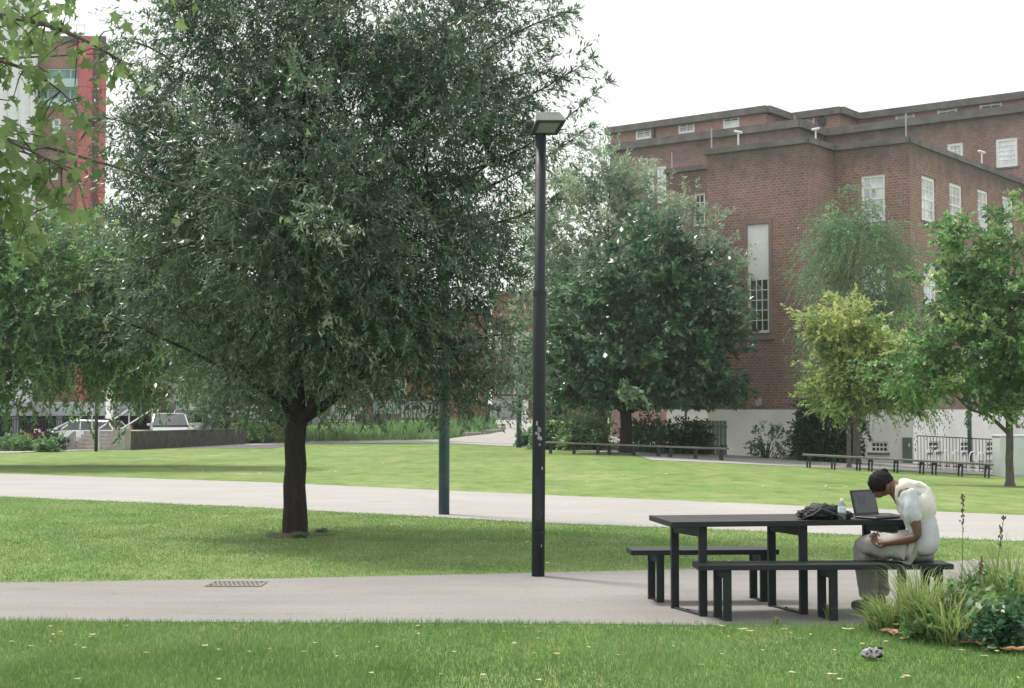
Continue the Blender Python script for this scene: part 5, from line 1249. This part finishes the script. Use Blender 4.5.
# bag: crumpled soft black bag
def lump(name, c, r, mat, seed, parent=None, sub=4, amp=.25, fr=3.0):
    bm = bmesh.new(); bmesh.ops.create_icosphere(bm, subdivisions=sub, radius=1)
    from mathutils import noise
    for v in bm.verts:
        n_ = noise.fractal(v.co * fr + Vector((seed, 0, 0)), 1.0, 2.0, 4); v.co *= 1 + amp * n_
        v.co = Vector((v.co.x * r[0], v.co.y * r[1], max(-.85 * r[2], v.co.z * r[2])))
        v.co += Vector(c)
    me = bpy.data.meshes.new(name); bm.to_mesh(me); bm.free(); return link(name, me, mat, parent, smooth=True)
bg = empty('bag', Vector((X(821, 11.55), 11.55, TH_ + .002)), 'crumpled black bag lying on the table by the bottle', 'bag')
lump('body', (.0, 0, .05), (.155, .11, .068), M['bag'], 3, bg, amp=.3)
lump('flap', (-.10, -.02, .035), (.10, .09, .045), M['bag'], 9, bg, amp=.3)
lump('side_pocket', (.15, -.02, .030), (.085, .07, .038), M['bag'], 14, bg, amp=.3)
mb = MB(); mb.tube([(-.17, -.1, .012), (-.1, -.13, .04), (-.03, -.11, .085), (.04, -.1, .06), (.13, -.13, .015)], .009, 6); mb.build('strap', M['bag2'], bg, smooth=True)

# ---------------------------------------------------------------- the person
def skin(name, verts, edges, radii, mat, parent, sub=2, root=0, world=True, post=None):
    me = bpy.data.meshes.new(name); me.from_pydata([tuple(v) for v in verts], edges, []); me.update()
    o = bpy.data.objects.new(name + '_tmp', me); COL.objects.link(o)
    s_ = o.modifiers.new('s', 'SKIN'); s_.use_smooth_shade = True
    for i, d in enumerate(me.skin_vertices[0].data):
        r_ = radii[i]; d.radius = r_ if hasattr(r_, '__len__') else (r_, r_); d.use_root = (i == root)
    u = o.modifiers.new('u', 'SUBSURF'); u.levels = sub; u.render_levels = sub
    dg = bpy.context.evaluated_depsgraph_get(); dg.update(); m2 = bpy.data.meshes.new_from_object(o.evaluated_get(dg)); m2.name = name
    bpy.data.objects.remove(o)
    if post: post(m2)
    m2.materials.clear(); ob = link(name, m2, mat, parent, world=world, smooth=True); return ob
def chain(spec):
    """spec: list of (key, parent key, pos, radius)"""
    keys = {k: i for i, (k, *_ ) in enumerate(spec)}
    return [Vector(p) for _, _, p, _ in spec], [(keys[pa], keys[k]) for k, pa, _, _ in spec if pa is not None], [r_ for *_, r_ in spec]
pe = empty('person', (3.08, 11.16, 0), 'person in a cream hooded top, hunched over a phone on the long bench', 'person')
SB = .445
body = [
 ('pelvis', None, (3.10, 11.14, SB + .085), .105), ('spine', 'pelvis', (3.145, 11.145, .68), .10), ('chest', 'spine', (3.10, 11.17, .85), .115), ('upper', 'chest', (3.01, 11.20, .965), .085),
 ('neck', 'upper', (2.935, 11.22, 1.005), .048), ('skull_base', 'neck', (2.885, 11.235, 1.0), .062), ('skull', 'skull_base', (2.845, 11.245, 1.035), .078),
 ('face', 'skull_base', (2.84, 11.25, .965), .058), ('chin', 'face', (2.862, 11.245, .925), .030), ('nose', 'face', (2.795, 11.268, .925), .011),
 ('shoulder', 'upper', (3.00, 11.07, .945), .062), ('upperarm', 'shoulder', (3.035, 11.00, .80), .047), ('elbow', 'upperarm', (3.06, 10.985, .635), .038), ('forearm', 'elbow', (2.965, 11.04, .605), .036), ('wrist', 'forearm', (2.862, 11.11, .578), .024), ('palm', 'wrist', (2.825, 11.135, .572), .026), ('palm_end', 'palm', (2.795, 11.155, .572), .024),
 ('shoulder2', 'upper', (3.08, 11.35, .945), .062), ('upperarm2', 'shoulder2', (3.18, 11.39, .81), .047), ('elbow2', 'upperarm2', (3.24, 11.41, .67), .038), ('forearm2', 'elbow2', (3.10, 11.38, .62), .034), ('wrist2', 'forearm2', (2.93, 11.31, .59), .024), ('palm2', 'wrist2', (2.89, 11.28, .585), .026), ('palm2_end', 'palm2', (2.862, 11.255, .585), .024),
 ('hip', 'pelvis', (3.02, 11.10, SB + .075), .085), ('thigh', 'hip', (2.87, 11.24, .545), .078), ('knee', 'thigh', (2.735, 11.37, .545), .058), ('calf', 'knee', (2.76, 11.44, .36), .055), ('ankle', 'calf', (2.80, 11.50, .10), .036), ('heel', 'ankle', (2.815, 11.49, .055), .036), ('toe', 'heel', (2.70, 11.57, .035), .030),
 ('hip2', 'pelvis', (3.12, 11.22, SB + .075), .085), ('thigh2', 'hip2', (3.0, 11.36, .545), .078), ('knee2', 'thigh2', (2.87, 11.50, .545), .058), ('calf2', 'knee2', (2.89, 11.57, .36), .055), ('ankle2', 'calf2', (2.93, 11.62, .10), .036), ('heel2', 'ankle2', (2.945, 11.61, .055), .036), ('toe2', 'heel2', (2.84, 11.70, .035), .030)]
v_, e_, r_ = chain(body)
# fingers as further chains of the same body
def fingers(palm_end, wrist, fwd, side, up, curl=1):
    out = []
    for i, (off, ln) in enumerate(((-.026, .062), (-.009, .072), (.009, .068), (.026, .054))):
        p0 = palm_end + side * off; p1 = p0 + fwd * ln * .45 + up * (.012 * curl); p2 = p1 + fwd * ln * .3 + up * (.022 * curl); p3 = p2 + fwd * ln * .12 + up * (.02 * curl)
        out.append(([p0 - fwd * .02, p0, p1, p2, p3], [.0095, .0095, .0085, .0078, .0065]))
    t0 = wrist.lerp(palm_end, .45) - side * .02; out.append(([t0, t0 - side * .022 + fwd * .012, t0 - side * .03 + fwd * .035 + up * .012, t0 - side * .024 + fwd * .052 + up * .024], [.012, .0115, .010, .008]))
    return out
bo = skin('body', v_, e_, r_, M['skin'], pe)
# join fingers into the same mesh
bm = bmesh.new(); bm.from_mesh(bo.data)
for pe_, wr_, fwd, side in ((Vector((2.795, 11.155, .572)), Vector((2.862, 11.11, .578)), Vector((-.75, .5, .05)).normalized(), Vector((.3, .55, .6)).normalized()),
                           (Vector((2.862, 11.255, .585)), Vector((2.93, 11.31, .59)), Vector((-.75, -.5, .0)).normalized(), Vector((-.4, .5, .6)).normalized())):
    upv = Vector((.1, 0, 1)); upv = (upv - fwd * upv.dot(fwd)).normalized()
    for pts, rad in fingers(pe_, wr_, fwd, side, upv):
        mbf = MB(); mbf.tube(pts, rad, 8); mf = mbf.mesh('f'); bm.from_mesh(mf)
bm.to_mesh(bo.data); bo.data.shade_smooth(); bm.free()
# eye, ear
hd_c = Vector((2.868, 11.24, 1.03))
def blob(name, c, r, mat, parent, seed=0, amp=0., sub=3, rot=None):
    bm = bmesh.new(); bmesh.ops.create_icosphere(bm, subdivisions=sub, radius=1)
    from mathutils import noise
    for v in bm.verts:
        k = 1 + amp * noise.fractal(v.co * 3 + Vector((seed, 0, 0)), 1., 2., 3); q = Vector((v.co.x * r[0] * k, v.co.y * r[1] * k, v.co.z * r[2] * k))
        if rot: q = rot @ q
        v.co = q + Vector(c)
    me = bpy.data.meshes.new(name); bm.to_mesh(me); bm.free(); return link(name, me, mat, parent, world=True, smooth=True)
blob('ear', (2.882, 11.160, .995), (.018, .010, .030), M['skin'], pe)
blob('ear', (2.912, 11.312, .995), (.018, .010, .030), M['skin'], pe)
for dy in (-.03, .028): blob('eye', (2.790 + dy * .3, 11.264 + dy, .955), (.010, .011, .008), M['black'], pe, sub=2)
blob('mouth', (2.822, 11.258, .915), (.008, .022, .005), m_plain('lips', (.22, .08, .07), .5), pe, sub=2)
rot = Euler((0, R(-20), 0)).to_matrix()
hair = blob('hair', (2.846, 11.243, 1.035), (.098, .088, .090), M['hair'], pe, 5, .08, 4, rot)
bm = bmesh.new(); bm.from_mesh(hair.data)
# hair: cut away the face side and under the ears
for v in bm.verts:
    dd = v.co - Vector((2.84, 11.255, .93))
    if dd.length < .07: v.co += (Vector((2.846, 11.243, 1.04)) - v.co) * .4
me2 = MB(); r6 = random.Random(2)
for i in range(90):
    a = r6.uniform(0, 6.28); el = r6.uniform(.1, 1.5); n_ = Vector((math.cos(a) * math.cos(el), math.sin(a) * math.cos(el), math.sin(el))); q = rot @ Vector((n_.x * .09, n_.y * .085, n_.z * .076)) + Vector((2.846, 11.243, 1.035)); t_ = Vector((r6.uniform(-1, 1), r6.uniform(-1, 1), r6.uniform(-.6, .6))) * .022
    me2.tube([q, q + n_ * .004 + t_ * .5, q + n_ * .002 + t_], [.005, .004, .001], 4)
mh = me2.mesh('h'); bm.from_mesh(mh); bm.to_mesh(hair.data); bm.free()
blob('hair_knot', (2.875, 11.24, 1.118), (.030, .028, .022), M['hair'], pe, 8, .3)
# shirt
sh = [('w', None, (3.115, 11.135, SB + .03), (.135, .15)), ('s', 'w', (3.15, 11.145, .66), (.112, .122)), ('c', 's', (3.10, 11.17, .83), (.12, .138)), ('u', 'c', (3.02, 11.20, .95), .118),
      ('a', 'u', (3.0, 11.06, .935), .078), ('b', 'a', (3.03, 11.005, .83), .064), ('d', 'b', (3.048, 10.99, .72), .068), ('a2', 'u', (3.08, 11.36, .935), .078), ('b2', 'a2', (3.16, 11.40, .83), .07), ('d2', 'b2', (3.20, 11.41, .745), .074)]
v_, e_, r_ = chain(sh)
def wrinkle(amp, fr, seed=0):
    def f(me):
        from mathutils import noise
        me.update()
        for v in me.vertices: v.co += v.normal * (amp * noise.fractal(Vector((v.co.x * fr, v.co.y * fr, v.co.z * fr * .45)) + Vector((seed, 0, 0)), 1., 2., 4) + amp * .35)
    return f
skin('shirt', v_, e_, r_, M['shirt'], pe, 3, post=wrinkle(.024, 9, 1))
fl = [('s', None, (3.15, 11.15, .745), (.135, .15)), ('c', 's', (3.12, 11.175, .86), (.14, .162)), ('u', 'c', (3.04, 11.20, .965), (.125, .155)), ('n', 'u', (2.965, 11.22, 1.0), .075),
      ('f', 'c', (3.04, 11.18, .78), (.13, .16)), ('sh', 'u', (3.02, 11.06, .94), .105), ('sh2', 'u', (3.09, 11.345, .955), .078)]
v_, e_, r_ = chain(fl); skin('hooded_top', v_, e_, r_, M['fleece'], pe, 3, post=wrinkle(.015, 9, 5))
hdv = [('a', None, (3.0, 11.12, 1.035), .034), ('b', 'a', (3.10, 11.10, 1.02), .046), ('c', 'b', (3.17, 11.14, .955), .068), ('d', 'c', (3.215, 11.19, .885), .072), ('e', 'd', (3.18, 11.26, .945), .062), ('f', 'e', (3.12, 11.31, 1.015), .044), ('g', 'f', (3.03, 11.30, 1.03), .034)]
v_, e_, r_ = chain(hdv); r_ = [x * .62 for x in r_]; skin('hood', v_, e_, r_, M['fleece'], pe, 3, post=wrinkle(.018, 10, 7))
blob('hood_bag', (3.14, 11.195, .935), (.125, .125, .075), M['fleece'], pe, 3, .12, 4, Euler((0, R(38), 0)).to_matrix())
# trousers
trs = [('p', None, (3.10, 11.15, SB + .07), (.125, .12)), ('h', 'p', (3.01, 11.12, .54), .098), ('t', 'h', (2.87, 11.24, .548), .098), ('k', 't', (2.735, 11.37, .548), .073), ('c', 'k', (2.765, 11.44, .36), .078), ('a', 'c', (2.80, 11.495, .15), .070), ('a_', 'a', (2.805, 11.50, .11), .066),
       ('h2', 'p', (3.12, 11.23, .53), .095), ('t2', 'h2', (3.0, 11.37, .548), .090), ('k2', 't2', (2.87, 11.50, .548), .073), ('c2', 'k2', (2.895, 11.57, .36), .078), ('b2', 'c2', (2.93, 11.615, .15), .070), ('b3', 'b2', (2.935, 11.62, .11), .066)]
v_, e_, r_ = chain(trs); skin('trousers', v_, e_, r_, M['trouser'], pe, 3, post=wrinkle(.022, 10, 9))
for dx, dy in ((0, 0), (.135, .125)):
    v_, e_, r_ = chain([('a', None, (2.835 + dx, 11.475 + dy, .055), .048), ('b', 'a', (2.78 + dx, 11.515 + dy, .055), .05), ('c', 'b', (2.72 + dx, 11.56 + dy, .045), .042), ('d', 'c', (2.685 + dx, 11.585 + dy, .042), .034)])
    skin('shoe', v_, e_, r_, M['shoe'], pe, 2)
pe.location.x += .012; pe.location.y += .11; pe.location.z += .008
# phone, held
mb = MB(); mb.box((0, 0, 0), (.072, .145, .009), M=Euler((R(30), R(-25), R(35))).to_matrix().to_4x4(), bev=.003); ph = mb.build('phone', M['black']); ph.location = (2.827, 11.31, .608); tag(ph, 'small black phone held in both hands above the lap', 'phone')

# ---------------------------------------------------------------- small things on the ground
# drain grate in the path
pd = [gnd(207, 583.5), gnd(260, 582.5), gnd(265, 586.0), gnd(214, 587.5)]; c = sum(pd, Vector()) / 4
dg_ = empty('drain_cover', c, 'rectangular iron drain grating set in the near path', 'drain cover')
wx = (pd[1] - pd[0]).length; wy = .34
mb = MB()
for sx in (-1, 1): mb.box((sx * (wx / 2 - .0), 0, .006), (.03, wy, .012))
for sy in (-1, 1): mb.box((0, sy * (wy / 2), .006), (wx, .03, .013))
mb.build('frame', m_plain('worn_iron', (.20, .18, .17), .7), dg_)
mb = MB()
for i in range(11): mb.box((-wx / 2 + (i + .7) * wx / 11.4, 0, .007), (.014, wy - .03, .009), rz=.25)
mb.build('grating', m_plain('worn_iron_bars', (.24, .22, .21), .7), dg_)
mb = MB(); mb.box((0, 0, .004), (wx - .03, wy - .03, .004)); mb.build('pit', m_plain('silted_pit', (.13, .12, .11), .9), dg_)
# crumpled packet on the grass
b = gnd(872, 660); pk = empty('crumpled_packet', b + Vector((0, 0, .01)), 'crumpled black and silver wrapper on the near grass', 'litter')
lump('body', (0, 0, .035), (.055, .04, .035), M['black'], 21, pk, 3, .9, 2.2); lump('foil', (-.012, -.012, .032), (.048, .036, .036), M['lamp_metal'], 27, pk, 3, .9, 2.6)
# stones and worn earth at the foot of the big tree
b = gnd(295, 535); V = []; r7 = random.Random(12); n = 48; ring = []
for k in range(n): a = 2 * math.pi * k / n; ring.append((1 + .25 * math.sin(3 * a + 1) + r7.uniform(-.12, .12)))
V = [(0, 0, .012)] + [(math.cos(2 * math.pi * k / n) * .42 * ring[k], math.sin(2 * math.pi * k / n) * .36 * ring[k], .006) for k in range(n)]
me = bpy.data.meshes.new('soil'); me.from_pydata(V, [], [(0, k + 1, (k + 1) % n + 1) for k in range(n)]); o_ = link('soil', me, m_plain('bare_soil', (.10, .08, .055), .95, .3, 12, bump=.6)); o_.location = b; tag(o_, 'bare soil at the foot of the big tree', 'soil', kind='structure')
arch_grass('ragged grass tuft at the foot of the big tree trunk', gnd(300, 538), 160, .10, .16, M['lf_dark'], 330, .006)
arch_grass('low weeds beside the big tree trunk, towards the pale path', gnd(322, 532), 120, .09, .16, M['lf_dark'], 331, .006)
arch_grass('small weed between the legs of the long bench', gnd(829, 620), 40, .16, .05, M['lf_straw'], 332, .007)
arch_grass('tiny weed at the path edge before the bench', gnd(776, 625), 30, .09, .04, M['lf_straw'], 333, .006)
b = gnd(235, 515); 
# ---------------------------------------------------------------- distance beyond everything: tree belt so the horizon is closed
for i, (px, Y, w, h, mt) in enumerate([(-60, 120, 9, 11, 'lf_dark'), (120, 128, 8, 10, 'lf_dark'), (230, 120, 9, 12, 'lf_light'), (330, 130, 9, 11, 'lf_dark'), (430, 122, 8, 10, 'lf_dark'), (480, 132, 6, 9, 'lf_silver'), (620, 118, 5, 8, 'lf_dark'), (560, 108, 3.2, 6.5, 'lf_dark')]):
    b = at(px, 400, Y); b.z = gz(b.x, b.y)
    make_tree('distant_tree', ['dark tree beyond the terrace at the edge of the view', 'dark tree behind the red panel building', 'light green tree behind the parked cars', 'dark tree behind the orange brick building near its outer end', 'dark tree behind the middle of the orange brick building', 'silvery tree between the two distant brick buildings', 'dark tree seen behind the chestnut tree', 'dark round tree beside the end of the paved walk'][i], b,
              [(0, 0, h * .6, w * .5, w * .45, h * .42), (w * .2, 0, h * .45, w * .35, w * .4, h * .3), (-w * .22, 0, h * .5, w * .33, w * .4, h * .28)], h * .25, .25, M[mt], M['bark'], n_cl=70, shoots=8, leaves=9, leaf=.45, lw=.5, shoot_len=1.3, droop=.35, cr=1.0, seed=900 + i, limbs=6, surf=.4, twigs=.3, group='trees far behind')

# ---------------------------------------------------------------- haze
HZ = True
if HZ:
    mb = MB(); mb.box((0, 60, 13.5), (190, 200, 31)); hz_ = mb.build('haze', None)
    m_ = bpy.data.materials.new('haze_air'); m_.use_nodes = True; nt = m_.node_tree; nt.nodes.clear(); o_ = nt.nodes.new('ShaderNodeOutputMaterial'); v_ = nt.nodes.new('ShaderNodeVolumePrincipled')
    v_.inputs['Color'].default_value = (.93, .96, 1, 1); v_.inputs['Density'].default_value = .0005; v_.inputs['Anisotropy'].default_value = .45
    nt.links.new(v_.outputs[0], o_.inputs['Volume']); hz_.data.materials.append(m_); tag(hz_, 'thin pale haze in the air', 'haze', kind='stuff')

# ---------------------------------------------------------------- light, sky, camera
SE, SAZ = R(57), Vector((-.76, .65))
sd = bpy.data.lights.new('sun', 'SUN'); sd.energy = 3.1; sd.angle = R(10); sd.color = (1, .95, .87)
so = bpy.data.objects.new('sun', sd); COL.objects.link(so); az = SAZ.normalized()
dirn = Vector((az.x * math.cos(SE), az.y * math.cos(SE), math.sin(SE))); so.rotation_euler = dirn.to_track_quat('Z', 'Y').to_euler(); so.location = (-20, 30, 60)
w = bpy.data.worlds.new('World'); scene.world = w; w.use_nodes = True; nt = w.node_tree; nt.nodes.clear()
out = nt.nodes.new('ShaderNodeOutputWorld'); bg_ = nt.nodes.new('ShaderNodeBackground'); sky = nt.nodes.new('ShaderNodeTexSky'); sky.sky_type = 'NISHITA'; sky.sun_disc = False
sky.sun_elevation = SE; sky.sun_rotation = math.atan2(az.x, az.y); sky.dust_density = 4; sky.air_density = 1.0
mixn = nt.nodes.new('ShaderNodeMix'); mixn.data_type = 'RGBA'; mixn.inputs[0].default_value = .80; mixn.inputs[7].default_value = (10.4, 10.3, 10.0, 1)
nt.links.new(sky.outputs[0], mixn.inputs[6]); nt.links.new(mixn.outputs[2], bg_.inputs['Color']); bg_.inputs['Strength'].default_value = .1; nt.links.new(bg_.outputs[0], out.inputs[0])
cam = bpy.data.cameras.new('camera'); co = bpy.data.objects.new('camera', cam); COL.objects.link(co); co.location = (0, 0, CAMH); co.rotation_euler = (math.pi / 2 + PITCH, 0, 0)
cam.sensor_width = 36; cam.lens = 36 * F / 1024; cam.clip_end = 3000; cam.clip_start = .05; scene.camera = co
vs = scene.view_settings; vs.view_transform = 'Standard'; vs.look = 'None'; vs.exposure = .42; vs.gamma = 1
scene.cycles.max_bounces = 6; scene.cycles.transparent_max_bounces = 8; scene.cycles.volume_bounces = 0
scene.cycles.use_denoising = True
scene.render.use_persistent_data = False
